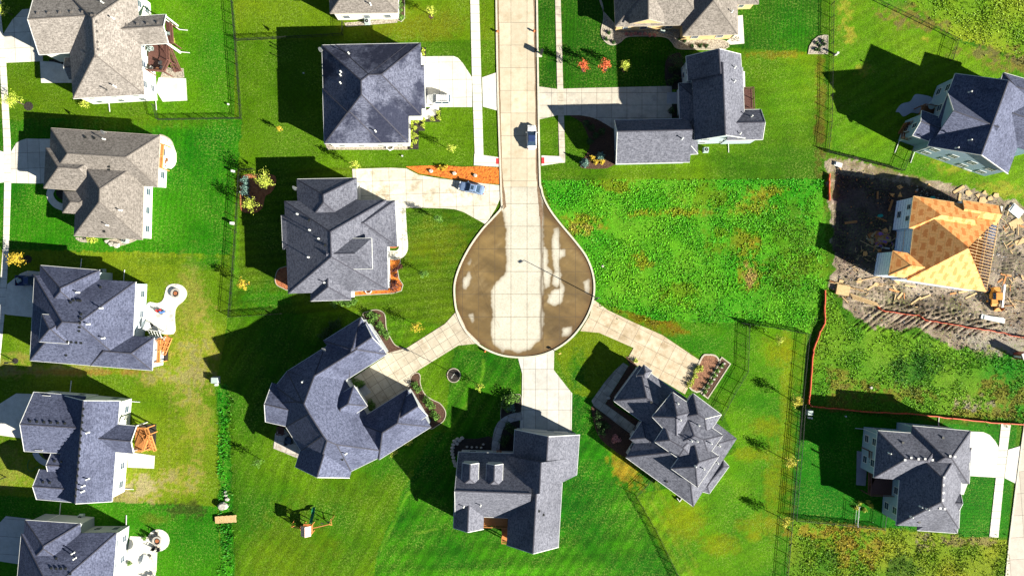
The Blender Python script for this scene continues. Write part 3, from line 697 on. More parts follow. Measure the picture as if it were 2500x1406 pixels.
for i in range(4): rut([(1945+i*8,560),(1940+i*9,640),(1960+i*8,740)], 4, (36,90,10), .05)
# ditch along the back lots
dk = np.clip(1-np.abs((U-(548+(V-940)*.04))/20), 0, 1)*((V > 945))
Z -= .18*dk
# mowing patterns
stripes(Rg['h2'], 4, 12, .10); stripes(Rg['h1e'], 2, 8.5, .04); stripes(Rg['h1w'], 88, 9, .05); stripes(Rg['h3'], 94, 8, .06, .5); stripes(Rg['h3'], 3, 10, .04)
stripes(Rg['h13'], 2, 9, .20); stripes(Rg['h8'], 84, 21, .16, .8); stripes(Rg['h9'], 28, 31, .11, 2.2); stripes(Rg['h9'], 31, 12.5, .06, 1.5); stripes(Rg['h10'], 32, 26, .16, 1.3); stripes(Rg['h10'], 86, 46, .12, 1.2)
stripes(Rg['h10n'], 30, 34, .12); stripes(Rg['h11b'], 60, 26, .05); stripes(Rg['mid'], 0, 9, .04); stripes(Rg['h5'], 5, 14, .06); stripes(Rg['h14'], 60, 28, .10); stripes(Rg['h12'], 86, 30, .07)
stripes([(2340,1180),(2425,1165),(2400,1310),(2337,1305)], 92, 7, .12, .3); stripes([(1320,215),(1520,215),(1520,180),(1320,180)], 90, 14, .12, .3)
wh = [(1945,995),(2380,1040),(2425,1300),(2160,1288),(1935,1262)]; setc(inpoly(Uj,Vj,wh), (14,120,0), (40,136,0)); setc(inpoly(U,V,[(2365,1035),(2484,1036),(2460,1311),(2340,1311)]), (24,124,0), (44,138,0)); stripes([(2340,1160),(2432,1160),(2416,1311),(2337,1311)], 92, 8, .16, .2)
# light wear everywhere
lawnk = (col[..., 1] > col[..., 0]*1.02)[..., None]; col = np.where(lawnk, col*np.array([1.32, 1.16, .8]), col)
col *= (1+(n3-.5)*.34+(n2-.5)*.20)[..., None]
col *= np.array([1, 1, 1])*(1+(n1-.5)*.18)[..., None]
col = np.clip(col, .0008, .9)
# mower turns, worn edges and faint wheel lines that cross the lots
def trace(pts, wd, c, s=.4):
    global col; pts = smooth_px(pts, 10, False); us = [q[0] for q in pts]; vs = [q[1] for q in pts]; idx = np.where((U > min(us)-20) & (U < max(us)+20) & (V > min(vs)-20) & (V < max(vs)+20)); uu = U[idx]; vv = V[idx]; dd = np.full(uu.shape, 1e9)
    for q in pts: dd = np.minimum(dd, (uu-q[0])**2+(vv-q[1])**2)
    k = np.clip(1-np.sqrt(dd)/wd, 0, 1)*s*(.3+1.2*n2[idx]); col[idx] = col[idx]*(1-k[:, None])+np.array(alb(*c))*k[:, None]
for q_ in ([(930,1340),(960,1280),(990,1215),(1002,1200)], [(1100,1048),(1130,1000),(1160,960),(1178,915),(1180,880)]): trace(q_, 6, (130,196,40), .7)
for q_ in ([(1012,1300),(1040,1296),(1062,1292)], [(1020,1303),(1045,1295),(1066,1290)], [(592,425),(584,600),(570,760)], [(596,425),(592,296),(586,180),(576,0)]): trace(q_, 4, (140,190,50), .5)
for q_ in ([(1596,1170),(1640,1260),(1700,1380)], [(1590,1225),(1640,1310),(1690,1406)], [(1965,820),(1945,1000),(1925,1250)], [(1957,1000),(1925,1380)], [(2036,0),(2034,200),(2026,360)]): trace(q_, 8, (170,180,50), .45)
for q_ in ([(405,690),(450,760),(455,880),(430,1000),(436,1200)], [(470,660),(500,800),(480,960),(500,1210)], [(415,960),(412,1100),(420,1210)]): trace(q_, 5, (196,186,110), .45)
for q_ in ([(1152,0),(1160,400)], [(1182,0),(1186,180)], [(1372,0),(1375,215)]): trace(q_, 5, (150,140,60), .35)
# keep the far country calm
far = (np.abs(X) > 130) | (np.abs(Y) > 100); col[far] = np.array(alb(74, 120, 30))
ny, nx = X.shape
inner = (np.abs(X) < 115) & (np.abs(Y) < 67); Z = np.where(inner, Z, 0)
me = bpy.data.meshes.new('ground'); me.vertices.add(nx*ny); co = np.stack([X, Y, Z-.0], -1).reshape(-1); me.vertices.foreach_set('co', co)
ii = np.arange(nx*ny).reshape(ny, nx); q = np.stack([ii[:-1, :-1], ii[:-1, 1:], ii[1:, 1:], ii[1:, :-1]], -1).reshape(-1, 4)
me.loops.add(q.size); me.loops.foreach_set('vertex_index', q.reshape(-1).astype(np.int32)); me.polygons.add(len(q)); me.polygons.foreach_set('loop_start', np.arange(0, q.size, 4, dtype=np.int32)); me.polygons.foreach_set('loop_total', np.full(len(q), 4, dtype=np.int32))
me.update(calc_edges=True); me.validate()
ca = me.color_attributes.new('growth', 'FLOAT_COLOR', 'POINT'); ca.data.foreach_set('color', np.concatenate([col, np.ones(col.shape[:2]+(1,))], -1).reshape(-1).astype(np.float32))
def groundmat():
    m, t, p = newmat('turf and soil'); a = N(t, 'ShaderNodeAttribute', attribute_name='growth'); v = coords(t)
    c = mix(t, math_(t, 'MULTIPLY', noise(t, v, 1.9, 4, .84, .43, .58), math_(t, 'ADD', math_(t, 'MULTIPLY', noise(t, v, .22, 4, .6, .3, .7), .5), .22)), a.outputs[0], (.32, .34, .30), 'MULTIPLY')
    c2 = mix(t, math_(t, 'MULTIPLY', noise(t, v, 2.9, 3, .8, .5, .64), math_(t, 'MULTIPLY', noise(t, v, .15, 4, .65, .35, .65), .55)), c, (.24, .34, .06))
    mp = N(t, 'ShaderNodeVectorMath'); mp.operation = 'SCALE'; mp.inputs[3].default_value = 1.0; t.links.new(c2, mp.inputs[0])
    t.links.new(mp.outputs[0], p.inputs['Base Color']); p.inputs['Roughness'].default_value = .9; p.inputs['Specular IOR Level'].default_value = .08
    b = N(t, 'ShaderNodeBump', Strength=.55, Distance=.12); t.links.new(noise(t, v, 4.5, 3, .75, .3, .7), b.inputs['Height']); t.links.new(b.outputs[0], p.inputs['Normal']); return m
me.materials.append(groundmat()); go = bpy.data.objects.new('ground', me); C.objects.link(go); tag(go, kind='structure')

# weeds: leafy tufts standing in the unmown lots, coloured as the ground they grow on
def tufts(name, poly, dens, hgt, label, seed, dark=1.0, wid=.13):
    r = np.random.default_rng(seed); us = [p[0] for p in poly]; vs = [p[1] for p in poly]
    u0, u1, v0, v1 = max(min(us), -60), min(max(us), 2560), max(min(vs), -50), min(max(vs), 1450)
    n = int((u1-u0)*(v1-v0)*S*S*dens); u = r.uniform(u0, u1, n); v = r.uniform(v0, v1, n); k = inpoly(u+r.normal(0, 9, n), v+r.normal(0, 9, n), poly)
    k &= ~inpoly(u, v, [(1200,400),(1322,400),(1332,486),(1349,515),(1375,545),(1407,586),(1436,624),(1453,666),(1457,708),(1449,750),(1300,870),(1100,700)]); u, v = u[k], v[k]; x = (u-1250)*S; y = (703-v)*S; n = len(x)
    pn = vnoise(x+500, y+500, .35, 77, 3); keep = r.random(n) < (pn-.25)*2.2; x, y, pn = x[keep], y[keep], pn[keep]; n = len(x)
    xi = np.clip(((x+116)/step).astype(int)+5, 0, nx-1); yi = np.clip(((y+68)/step).astype(int)+5, 0, ny-1)
    base = col[yi, xi]; L = 5
    ang = r.uniform(0, 6.28, (n, L)); tilt = r.uniform(.6, 1.35, (n, L)); h = hgt*r.uniform(.5, 1.3, (n, L))*(.5+pn[:, None]); wd = wid*r.uniform(.6, 1.3, (n, L))
    cx = x[:, None]+r.normal(0, .05, (n, L)); cy = y[:, None]+r.normal(0, .05, (n, L)); z0 = np.full((n, L), -.02)
    dx, dy = np.cos(ang), np.sin(ang); tx = cx+dx*h*np.sin(tilt); ty = cy+dy*h*np.sin(tilt); tz = h*np.cos(tilt)+.03; mx = (cx+tx)/2; my = (cy+ty)/2; mz = tz*.62
    pts = np.stack([np.stack([cx, cy, z0], -1), np.stack([mx-dy*wd/2, my+dx*wd/2, mz], -1), np.stack([tx, ty, tz], -1), np.stack([mx+dy*wd/2, my-dx*wd/2, mz], -1)], 2).reshape(-1, 3)
    m = bpy.data.meshes.new(name); N_ = n*L; m.vertices.add(N_*4); m.vertices.foreach_set('co', pts.reshape(-1)); m.loops.add(N_*4); m.loops.foreach_set('vertex_index', np.arange(N_*4, dtype=np.int32))
    m.polygons.add(N_); m.polygons.foreach_set('loop_start', np.arange(0, N_*4, 4, dtype=np.int32)); m.polygons.foreach_set('loop_total', np.full(N_, 4, dtype=np.int32)); m.update(calc_edges=True)
    c = base[:, None, :]*r.uniform(.8, 1.55, (n, L, 1))*np.array([1, 1, 1]); c = np.repeat(c.reshape(-1, 3), 4, 0)*dark; c = np.concatenate([np.clip(c, 0, .8), np.ones((len(c), 1))], -1)
    ca = m.color_attributes.new('growth', 'FLOAT_COLOR', 'POINT'); ca.data.foreach_set('color', c.reshape(-1).astype(np.float32))
    m.materials.append(weedm); o = bpy.data.objects.new(name, m); C.objects.link(o); tag(o, label, 'weeds', kind='stuff'); return o
weedm, t_, p_ = newmat('weed leaves'); a_ = N(t_, 'ShaderNodeAttribute', attribute_name='growth'); t_.links.new(a_.outputs[0], p_.inputs['Base Color']); p_.inputs['Roughness'].default_value = .55; p_.inputs['Specular IOR Level'].default_value = .2
tufts('weeds', W1, 15, .24, 'dense green and rusty weeds filling the vacant lot east of the cul-de-sac', 1, 1.3)
tufts('weeds', W2, 11, .24, 'yellow-green rough grass in the top right corner beyond the fence', 2, 1.2)
tufts('weeds', W3, 12, .27, 'dark green weeds between the muddy building lot and the blue-grey house', 3, 1.3)
tufts('weeds', W4, 12, .25, 'golden and green rough grass along the bottom right edge', 4, 1.25)
tufts('weeds', W5, 9, .45, 'strip of tall bright weeds in the ditch behind the left row of yards', 6, 1.15)

# ---------------------------------------------------------------- paving
def pv(name, pts, z, mat, thick=.06, smooth=0):
    pts = smooth_px(pts, smooth) if smooth else pts
    m = MB(); m.prism([P(u, v)[:2] for u, v in pts], z-thick, z); return tag(m.build(name, mat, fix=True), kind='structure')
def ribbon(m, W, wd, z0, z1, closed=False):
    n = len(W); L, Rt = [], []
    for i, p in enumerate(W):
        a = W[i-1] if (i or closed) else W[i]; b = W[(i+1) % n] if (i < n-1 or closed) else W[i]
        d1 = (p-a).normalized() if (p-a).length > 1e-6 else (b-p).normalized(); d2 = (b-p).normalized() if (b-p).length > 1e-6 else d1
        d = (d1+d2).normalized(); k = 1/max(.5, d.dot(d1)); nn = Vector((-d.y, d.x, 0))*wd/2*k; L.append(p+nn); Rt.append(p-nn)
    vs = []
    for l, r in zip(L, Rt): vs += [(l.x, l.y, z1), (r.x, r.y, z1), (r.x, r.y, z0), (l.x, l.y, z0)]
    fs = []
    for i in range(n if closed else n-1):
        j = (i+1) % n
        for k in range(4): fs.append((i*4+k, i*4+(k+1) % 4, j*4+(k+1) % 4, j*4+k))
    if not closed: fs += [(0, 1, 2, 3), tuple(4*(n-1)+k for k in (3, 2, 1, 0))]
    m.mesh(vs, fs)
def kerb(name, pts, wd=.3, z0=-.1, z1=.15, mat='edging', closed=False, sm=5):
    pts = smooth_px(pts, sm, closed) if sm else pts; m = MB(); W = [P(u, v) for u, v in pts]; W = [p for i, p in enumerate(W) if i == 0 or (p-W[i-1]).length > .01]
    ribbon(m, W, wd, z0, z1, closed); return tag(m.build(name, MAT[mat]), kind='structure')
ST = concrete('street concrete', (.58,.51,.39), (.48,.42,.31), 0, 3.1, 4.35, .2, 1.2, (.30,.22,.12), .45, .3)
STB = noisy('street silt stain', (.155,.105,.042), (.24,.168,.078), .8, .8, c3=(.095,.06,.025), s3=.45, spec=.25)
STW = concrete('washed street concrete', (.66,.60,.50), (.58,.52,.41), 0, 3.1, 4.35, .2, 1.2, (.34,.26,.16), .3, .5)
EK = noisy('bright concrete kerb', (.52,.49,.41), (.42,.39,.31), 2, .8)
MAT['kerb'] = EK
street = [(1213,-60),(1226,505),(1205,535),(1180,562),(1152,600),(1128,645),(1114,688),(1113,725),(1120,765),(1138,803),(1168,836),(1207,858),(1250,868),(1300,867),(1345,854),(1388,826),(1420,788),(1440,748),(1448,708),(1444,668),(1428,628),(1400,590),(1368,552),(1342,518),(1326,488),(1319,460),(1314,400),(1307,-60)]
pv('street', street, .02, ST, .1)
def stain(pts, z, mat, seed, amp=1.6, n=7):
    m = MB(); m.sheet([P(u, v)[:2] for u, v in jag(pts, amp, n, seed)], z); return m
gut = MB()
q = stain([(1301,-60),(1306,-60),(1311,150),(1314,330),(1318,430),(1319,470),(1326,520),(1322,560),(1316,520),(1309,420),(1305,150)], .029, None, 31, 1.0, 12); gut.mesh(q.v, q.f)
q = stain([(1214,-60),(1217,-60),(1221,200),(1226,420),(1236,505),(1229,512),(1221,420),(1216,200)], .029, None, 32, .8, 12); gut.mesh(q.v, q.f)
tag(gut.build('gutter_silt', noisy('gutter silt', (.13,.085,.05), (.2,.14,.09), 2, .9), fix=False), kind='structure')
kerb('kerb', [(1211,-60),(1215,200),(1224,480),(1225,506),(1203,533),(1178,560),(1149,600),(1125,645),(1111,688),(1110,726),(1117,767),(1136,806),(1166,839),(1206,861),(1250,871),(1302,870),(1347,857),(1390,829),(1423,790),(1443,749),(1451,708),(1447,667),(1431,626),(1403,588),(1371,550),(1345,516),(1329,486),(1322,460),(1317,400),(1310,-60)], .34, -.1, .15, 'kerb')
W_ = (.66,.64,.58); Wd = (.54,.52,.46)
SW = lambda n, a, s, st=(.25,.22,.18), am=.25: concrete(n, W_, Wd, R(a), 0, s, 0, 0, st, am, .5)
pv('sidewalk', [(1147,-60),(1168,-60),(1181,404),(1160,404),(1152,170)], .07, SW('walk a', 0, 1.7))
pv('sidewalk', [(1354,-60),(1367,-60),(1380,392),(1379,398),(1366,398),(1360,200)], .07, concrete('walk b', (.52,.48,.4), (.42,.38,.3), 0, 0, 1.5, 0, 0, (.2,.17,.14), .5, .5))
pv('sidewalk', [(-12,-60),(4,-60),(3,40),(15,154),(26,345),(27,450),(22,600),(17,690),(10,780),(-2,900),(-30,1100),(-60,1100),(-20,900),(0,700),(8,600),(11,450),(9,345),(0,154),(-12,60)], .07, SW('walk c', 0, 1.7))
pv('sidewalk', [(2444,1034),(2467,1037),(2451,1165),(2437,1311),(2415,1310),(2431,1165)], .07, SW('walk d', 0, 1.3))
for i, pts in enumerate([[(1158,376),(1221,385),(1222,408),(1157,404)], [(1322,380),(1366,382),(1378,397),(1322,405)]]): pv('sidewalk', pts, .074, SW('ramp%d' % i, 0, 3))
for i, (u0, u1, v0, v1) in enumerate(((1211,1218,387,401),(1322,1329,385,400))):
    m = MB(); m.prism([P(u0,v0)[:2],P(u1,v0)[:2],P(u1,v1)[:2],P(u0,v1)[:2]], .06, .085)
    for a in range(3):
        for b in range(6):
            c = P(u0+(a+.5)*(u1-u0)/3, v0+(b+.5)*(v1-v0)/6, .085); m.cyl(c, c+Vector((0,0,.006)), .05, .03, n=6)
    tag(m.build('tactile_plate', noisy('red tactile paving', (.45,.03,.035), (.35,.03,.03), 4, .7)), ['red tactile plate in the left kerb ramp by the orange mulch', 'red tactile plate in the right kerb ramp'][i], 'tactile plate')
RS = concrete('side street concrete', (.50,.46,.40), (.42,.38,.33), R(-4), 3, 4.2, 1.1, 0)
pv('street', [(2497,1085),(2484,1183),(2467,1320),(2457,1420),(2450,1480),(2650,1480),(2650,1000),(2505,1010)], .02, RS, .1)
kerb('kerb', [(2505,1010),(2494,1085),(2481,1183),(2464,1320),(2454,1420),(2447,1480)], .3, -.1, .13, 'kerb', sm=0)
WW = lambda n, a=0, sx=0, sy=0, ox=0, oy=0, st=(.33,.29,.24), am=.3, c1=W_, c2=Wd, ss=.3, **k: concrete(n, c1, c2, R(a), sx, sy, ox, oy, st, am, ss, **k)
pv('driveway', [(1020,139),(1090,138),(1108,138),(1118,142),(1130,155),(1152,189),(1153,262),(1020,262)], .062, WW('drive 7', -1, 2.6, 3.4, .3, .6))
pv('driveway', [(1177,190),(1214,177),(1216,271),(1179,261)], .062, WW('apron 7'))
pv('driveway', [(860,413),(953,410),(992,412),(1022,427),(1060,434),(1112,441),(1223,453),(1222,482),(1210,510),(1186,548),(1132,518),(1110,511),(1086,509),(999,507),(960,512),(960,495),(866,495)], .062, WW('drive 8', -2, 3.2, 2.7, .5, .2, (.24,.17,.08), .75, (.66,.62,.53), (.54,.5,.4), .35))
pv('driveway', [(1117,757),(1087,790),(994,849),(945,862),(938,872),(820,950),(870,1030),(900,1020),(994,955),(1003,940),(1003,920),(1022,903),(1119,843),(1172,838),(1140,806)], .062, WW('drive 9', -32, 1.75, 1.75, 0, 0, (.22,.17,.11), .6, (.55,.50,.40), (.44,.39,.30)))
pv('driveway', [(1264,871),(1275,912),(1274,980),(1268,1060),(1395,1075),(1397,960),(1385,945),(1352,903),(1353,856),(1310,869)], .062, WW('drive 10', 0, 2.25, 3.9, 0, 0, (.3,.29,.27), .5, (.57,.56,.52), (.47,.46,.42)))
pv('driveway', [(1449,731),(1484,757),(1545,786),(1617,818),(1712,882),(1672,962),(1555,892),(1534,872),(1547,849),(1462,812),(1417,808),(1440,770)], .062, WW('drive 11', 27, 2.6, 2.6, .7, 1.0, (.27,.20,.11), .8, (.58,.50,.38), (.42,.34,.23), .4))
pv('driveway', [(1315,212),(1360,218),(1420,216),(1628,211),(1640,211),(1640,300),(1505,310),(1497,315),(1478,303),(1458,292),(1440,286),(1417,282),(1360,282),(1317,292)], .062, WW('drive 12', 0, 2.9, 2.4, 1.1, .9, (.22,.21,.2), .65, (.56,.52,.44), (.44,.41,.34)))
pv('driveway', [(-20,60),(8,85),(30,50),(55,24),(100,20),(105,150),(15,154),(-20,160)], .062, WW('drive 1', -3, 3, 3))
pv('driveway', [(27,372),(40,350),(52,343),(65,339),(130,340),(115,449),(27,447)], .062, WW('drive 2', -2, 2.3, 3.0, .2, .8))
pv('driveway', [(-20,362),(11,372),(12,445),(-20,450)], .062, WW('apron 2'))
pv('driveway', [(18,694),(50,668),(68,661),(105,664),(95,776),(18,768),(8,765)], .062, WW('drive 3', 4, 0, 0))
pv('driveway', [(-30,1000),(0,985),(40,960),(95,962),(75,1072),(0,1062),(-30,1060)], .062, WW('drive 4', 4))
pv('driveway', [(-30,1290),(-5,1280),(15,1259),(75,1266),(58,1378),(-5,1368),(-30,1368)], .062, WW('drive 5', 4, 0, 3.4, c1=(.50,.5,.48), c2=(.42,.42,.4)))
pv('driveway', [(2350,1052),(2400,1054),(2416,1061),(2430,1077),(2440,1095),(2431,1165),(2350,1160)], .062, WW('drive 16', -4))
pv('driveway', [(2461,1097),(2495,1087),(2482,1181),(2452,1166)], .062, WW('apron 16'))
# walks and stoops
def path(pts, wd, mat, z=.066, sm=6, name='path'):
    pts = smooth_px(pts, sm, False); m = MB(); W = [P(u, v) for u, v in pts]; Lf, Rt = [], []
    for i, p in enumerate(W):
        d = (W[min(i+1, len(W)-1)]-W[max(i-1, 0)]).normalized(); nn = Vector((-d.y, d.x, 0))*wd/2; Lf.append((p+nn)[:2]); Rt.append((p-nn)[:2])
    m.prism(Lf+Rt[::-1], z-.06, z); return tag(m.build(name, mat), kind='structure')
path([(985,283),(1030,282),(1050,278),(1060,268),(1061,258)], 1.7, WW('walk 7'))
path([(979,505),(982,560),(985,595),(983,612),(972,622),(955,623),(925,620)], 1.75, WW('walk 8', 0, 1.5, 1.9, 0, 0, (.2,.2,.14), .9, W_, Wd, .7, slo=.56, shi=.6))
path([(1275,1015),(1248,1020),(1225,1035),(1214,1060),(1209,1105)], 1.55, WW('walk 10', 20, 1.3, 1.3, c1=(.42,.42,.42), c2=(.3,.3,.3)))
pv('path', [(1522,885),(1534,893),(1477,985),(1552,1040),(1580,1062),(1565,1078),(1449,990),(1444,978),(1478,930),(1500,905)], .066, WW('walk 11', 35, 1.6, 1.6, 0, 0, (.12,.1,.08), .7, (.5,.46,.38), (.3,.28,.24)))
path([(1628,240),(1645,240),(1656,240)], 2.2, WW('walk 12', c1=(.4,.42,.45), c2=(.33,.35,.38)))
path([(128,459),(122,474),(128,490),(140,501),(156,507)], 1.3, WW('walk 2'), name='path')
path([(86,1103),(92,1115),(103,1125),(118,1132)], 1.1, WW('walk 4', c1=(.5,.52,.55), c2=(.42,.44,.48)))
pv('path', [(98,150),(132,152),(178,165),(175,203),(101,203)], .066, WW('walk 1'))
path([(955,1000),(950,978),(945,962)], 1.5, WW('stoop 9')) if False else None
pv('path', [(870,952),(893,940),(906,957),(884,972)], .075, WW('stoop 9', c1=(.4,.42,.44), c2=(.3,.32,.34)))
pv('path', [(2345,1178),(2362,1180),(2352,1207),(2340,1205)], .075, WW('stoop 16'))
# patios
pv('patio', [(388,190),(454,192),(457,246),(398,249),(380,220)], .07, WW('patio 1', -3, 0, 0, st=(.5,.4,.25), am=.4))
pv('patio', [(388,330),(405,335),(418,343),(424,356),(431,375),(431,395),(427,405),(418,413),(384,405)], .07, WW('patio 2', 3, 2.6, 0))
PK = WW('patio 3', 0, 0, 0, 0, 0, (.3,.3,.28), .8, W_, Wd, .5, slo=.56, shi=.6)
pv('patio', smooth_px([(404,712),(408,700),(418,694),(432,693),(446,698),(455,709),(456,722),(448,735),(436,745),(429,756),(427,775),(424,815),(370,806),(355,770),(362,739),(385,740),(398,732)], 4), .07, PK)
pv('patio', [(312,1098),(325,1104),(378,1112),(376,1143),(312,1140)], .07, WW('patio 4', 4))
c5 = [(387+27*math.cos(t*.3), 1318+27*math.sin(t*.3)) for t in range(21)]
pv('patio', c5, .075, WW('patio 5 round', 0, st=(.45,.36,.22), am=.5))
pv('patio', [(318,1308),(366,1310),(372,1340),(384,1345),(382,1392),(375,1420),(300,1420)], .07, WW('patio 5', 0, st=(.45,.36,.22), am=.5))
pv('patio', [(672,1058),(690,1040),(735,1095),(727,1118),(668,1094)], .07, WW('patio 9', 12, 2, 2, 0, 0, (.2,.15,.1), .8, (.5,.46,.4), (.38,.36,.34)))
pv('patio', [(1797,40),(1813,38),(1817,107),(1783,110),(1770,104),(1797,84)], .07, WW('patio 13'))
pv('patio', smooth_px([(2187,273),(2200,255),(2222,248),(2233,232),(2250,232),(2275,240),(2262,262),(2243,277),(2225,276),(2206,285),(2195,275)], 4), .07, WW('patio 14', c1=(.42,.45,.5), c2=(.36,.4,.45)))
pv('patio', [(2092,1100),(2118,1104),(2113,1185),(2090,1183)], .07, WW('patio 16', c1=(.3,.3,.34), c2=(.24,.24,.28)))
pv('patio', [(1812,175),(1818,175),(1819,216),(1813,216)], .07, WW('patio 12'))
# planting beds
def bed(pts, mat, sm=4, edge=True, z=.05, edgemat='edging', ew=.13):
    pts = smooth_px(pts, sm) if sm else pts; pv('garden_bed', pts, z, MAT[mat], .07)
    if edge: kerb('bed_edging', pts, ew, -.02, .11, edgemat, True, 0)
bed([(990,407),(1030,405),(1080,404),(1130,408),(1175,406),(1220,410),(1221,450),(1170,447),(1112,439),(1060,430),(1022,424)], 'orange', 0, False, .055)
bed([(590,430),(640,425),(665,427),(674,435),(672,455),(660,472),(648,480),(642,505),(628,518),(605,520),(588,512),(586,470)], 'redmulch', 4, False)
bed([(672,680),(678,660),(690,653),(705,655),(705,705),(690,703),(676,695)], 'redmulch', 4, True)
bed([(966,510),(972,510),(974,600),(966,606),(936,606),(936,600),(966,600)], 'redmulch', 0, False)
bed([(946,634),(976,628),(978,640),(970,655),(974,680),(984,695),(980,710),(960,716),(860,722),(860,712),(946,706)], 'orange', 0, True)
bed([(995,270),(1066,262),(1076,266),(1075,298),(1036,298),(1037,320),(1022,320),(1022,365),(995,365)], 'soil', 0, False)
bed([(1027,116),(1040,117),(1040,138),(1027,138)], 'soil', 0, False)
bed([(886,768),(900,760),(918,756),(935,762),(941,775),(943,800),(952,822),(965,842),(985,850),(994,852),(975,861),(950,862),(940,850),(905,800)], 'mulch', 4, True)
bed([(1006,915),(1020,910),(1026,918),(1026,935),(1036,960),(1055,975),(1075,985),(1088,1005),(1084,1025),(1068,1038),(1050,1046),(1040,1020),(1000,955),(1001,935)], 'mulch', 4, True)
bed([(1108+16*math.cos(t*.35), 916+17*math.sin(t*.35)) for t in range(18)], 'soil', 0, True)
bed([(1225,985),(1240,965),(1262,962),(1272,968),(1272,1012),(1245,1018),(1224,1030)], 'soil', 4, True, ew=.08)
bed([(1106,1085),(1112,1072),(1130,1070),(1165,1070),(1200,1066),(1205,1104),(1120,1106),(1108,1130),(1104,1110)], 'soil', 3, False)
bed([(1222,1050),(1240,1030),(1266,1025),(1270,1060),(1255,1104),(1218,1104)], 'soil', 3, False)
bed([(857,925),(880,925),(905,990),(918,1010),(895,1022),(890,1000),(868,960)], 'soil', 0, False)
bed([(1444,994),(1460,1000),(1565,1078),(1545,1090),(1528,1115),(1490,1092),(1464,1068),(1452,1040)], 'mulch', 4, False)
bed([(1535,893),(1556,900),(1495,978),(1500,990),(1580,1040),(1560,1046),(1478,985)], 'mulch', 0, False)
bed([(1527,868),(1545,878),(1560,892),(1540,898)], 'mulch', 0, False)
bed([(1714,872),(1728,866),(1746,868),(1755,880),(1752,892),(1712,954),(1683,945),(1690,925)], 'bark_mulch', 3, True, ew=.3)
bed([(1762,872),(1783,888),(1728,972),(1712,960)], 'mulch', 0, True, ew=.2)
bed([(1390,282),(1430,284),(1458,293),(1480,304),(1498,318),(1502,402),(1430,412),(1416,402),(1430,380),(1440,350),(1420,300)], 'mulch', 3, False)
bed([(1625,150),(1650,130),(1665,140),(1665,210),(1628,212)], 'soil', 3, False)
bed([(1628,255),(1652,255),(1652,288),(1630,288)], 'soil', 0, False)
bed([(1455,-30),(1470,10),(1474,45),(1468,75),(1472,95),(1485,108),(1500,110),(1515,103),(1528,92),(1550,89),(1605,89),(1630,94),(1642,106),(1652,118),(1680,121),(1770,120),(1768,100),(1690,90),(1660,70),(1500,60)], 'gravel', 3, True, ew=.18)
bed([(1973,132),(1976,115),(1985,100),(1998,90),(2012,87),(2021,88),(2020,132)], 'gravel', 0, True)
bed([(258,586),(330,584),(318,592),(300,598),(285,600),(270,597)], 'gravel', 3, True)
bed([(185,580),(215,582),(235,588),(215,592),(195,590)], 'gravel', 3, False)
bed([(390,330),(404,333),(417,342),(421,355),(392,345)], 'gravel', 3, True)
bed([(120,146),(160,146),(160,182),(120,182)], 'soil', 0, False)
bed([(138,466),(154,466),(154,487),(145,484),(138,476)], 'soil', 3, False)
bed([(104,1106),(124,1108),(118,1120),(110,1118)], 'soil', 3, False)
bed([(400,165),(448,168),(450,190),(390,195)], 'gravel', 0, False)
bed([(372,828),(412,828),(410,880),(374,886)], 'soil', 0, False)
bed([(970,-60),(987,-60),(988,45),(980,54),(970,50)], 'mulch', 0, True)
bed([(840,57),(970,46),(970,56),(845,66)], 'gravel', 0, False)
bed([(793,350),(998,347),(998,366),(800,366)], 'gravel', 0, False)
bed([(330,1035),(382,1035),(380,1098),(330,1098)], 'soil', 0, False)
for i, (u, v, r) in enumerate(((70,260,11),(68,633,10),(1053,41,6),(38,881,7),(1425,172,5),(1478,170,5),(1522,172,5))):
    pv('mulch_ring', [(u+r*math.cos(t*.45), v+r*math.sin(t*.45)) for t in range(14)], .05, MAT['soil' if i in (0,1,3) else 'mulch'])
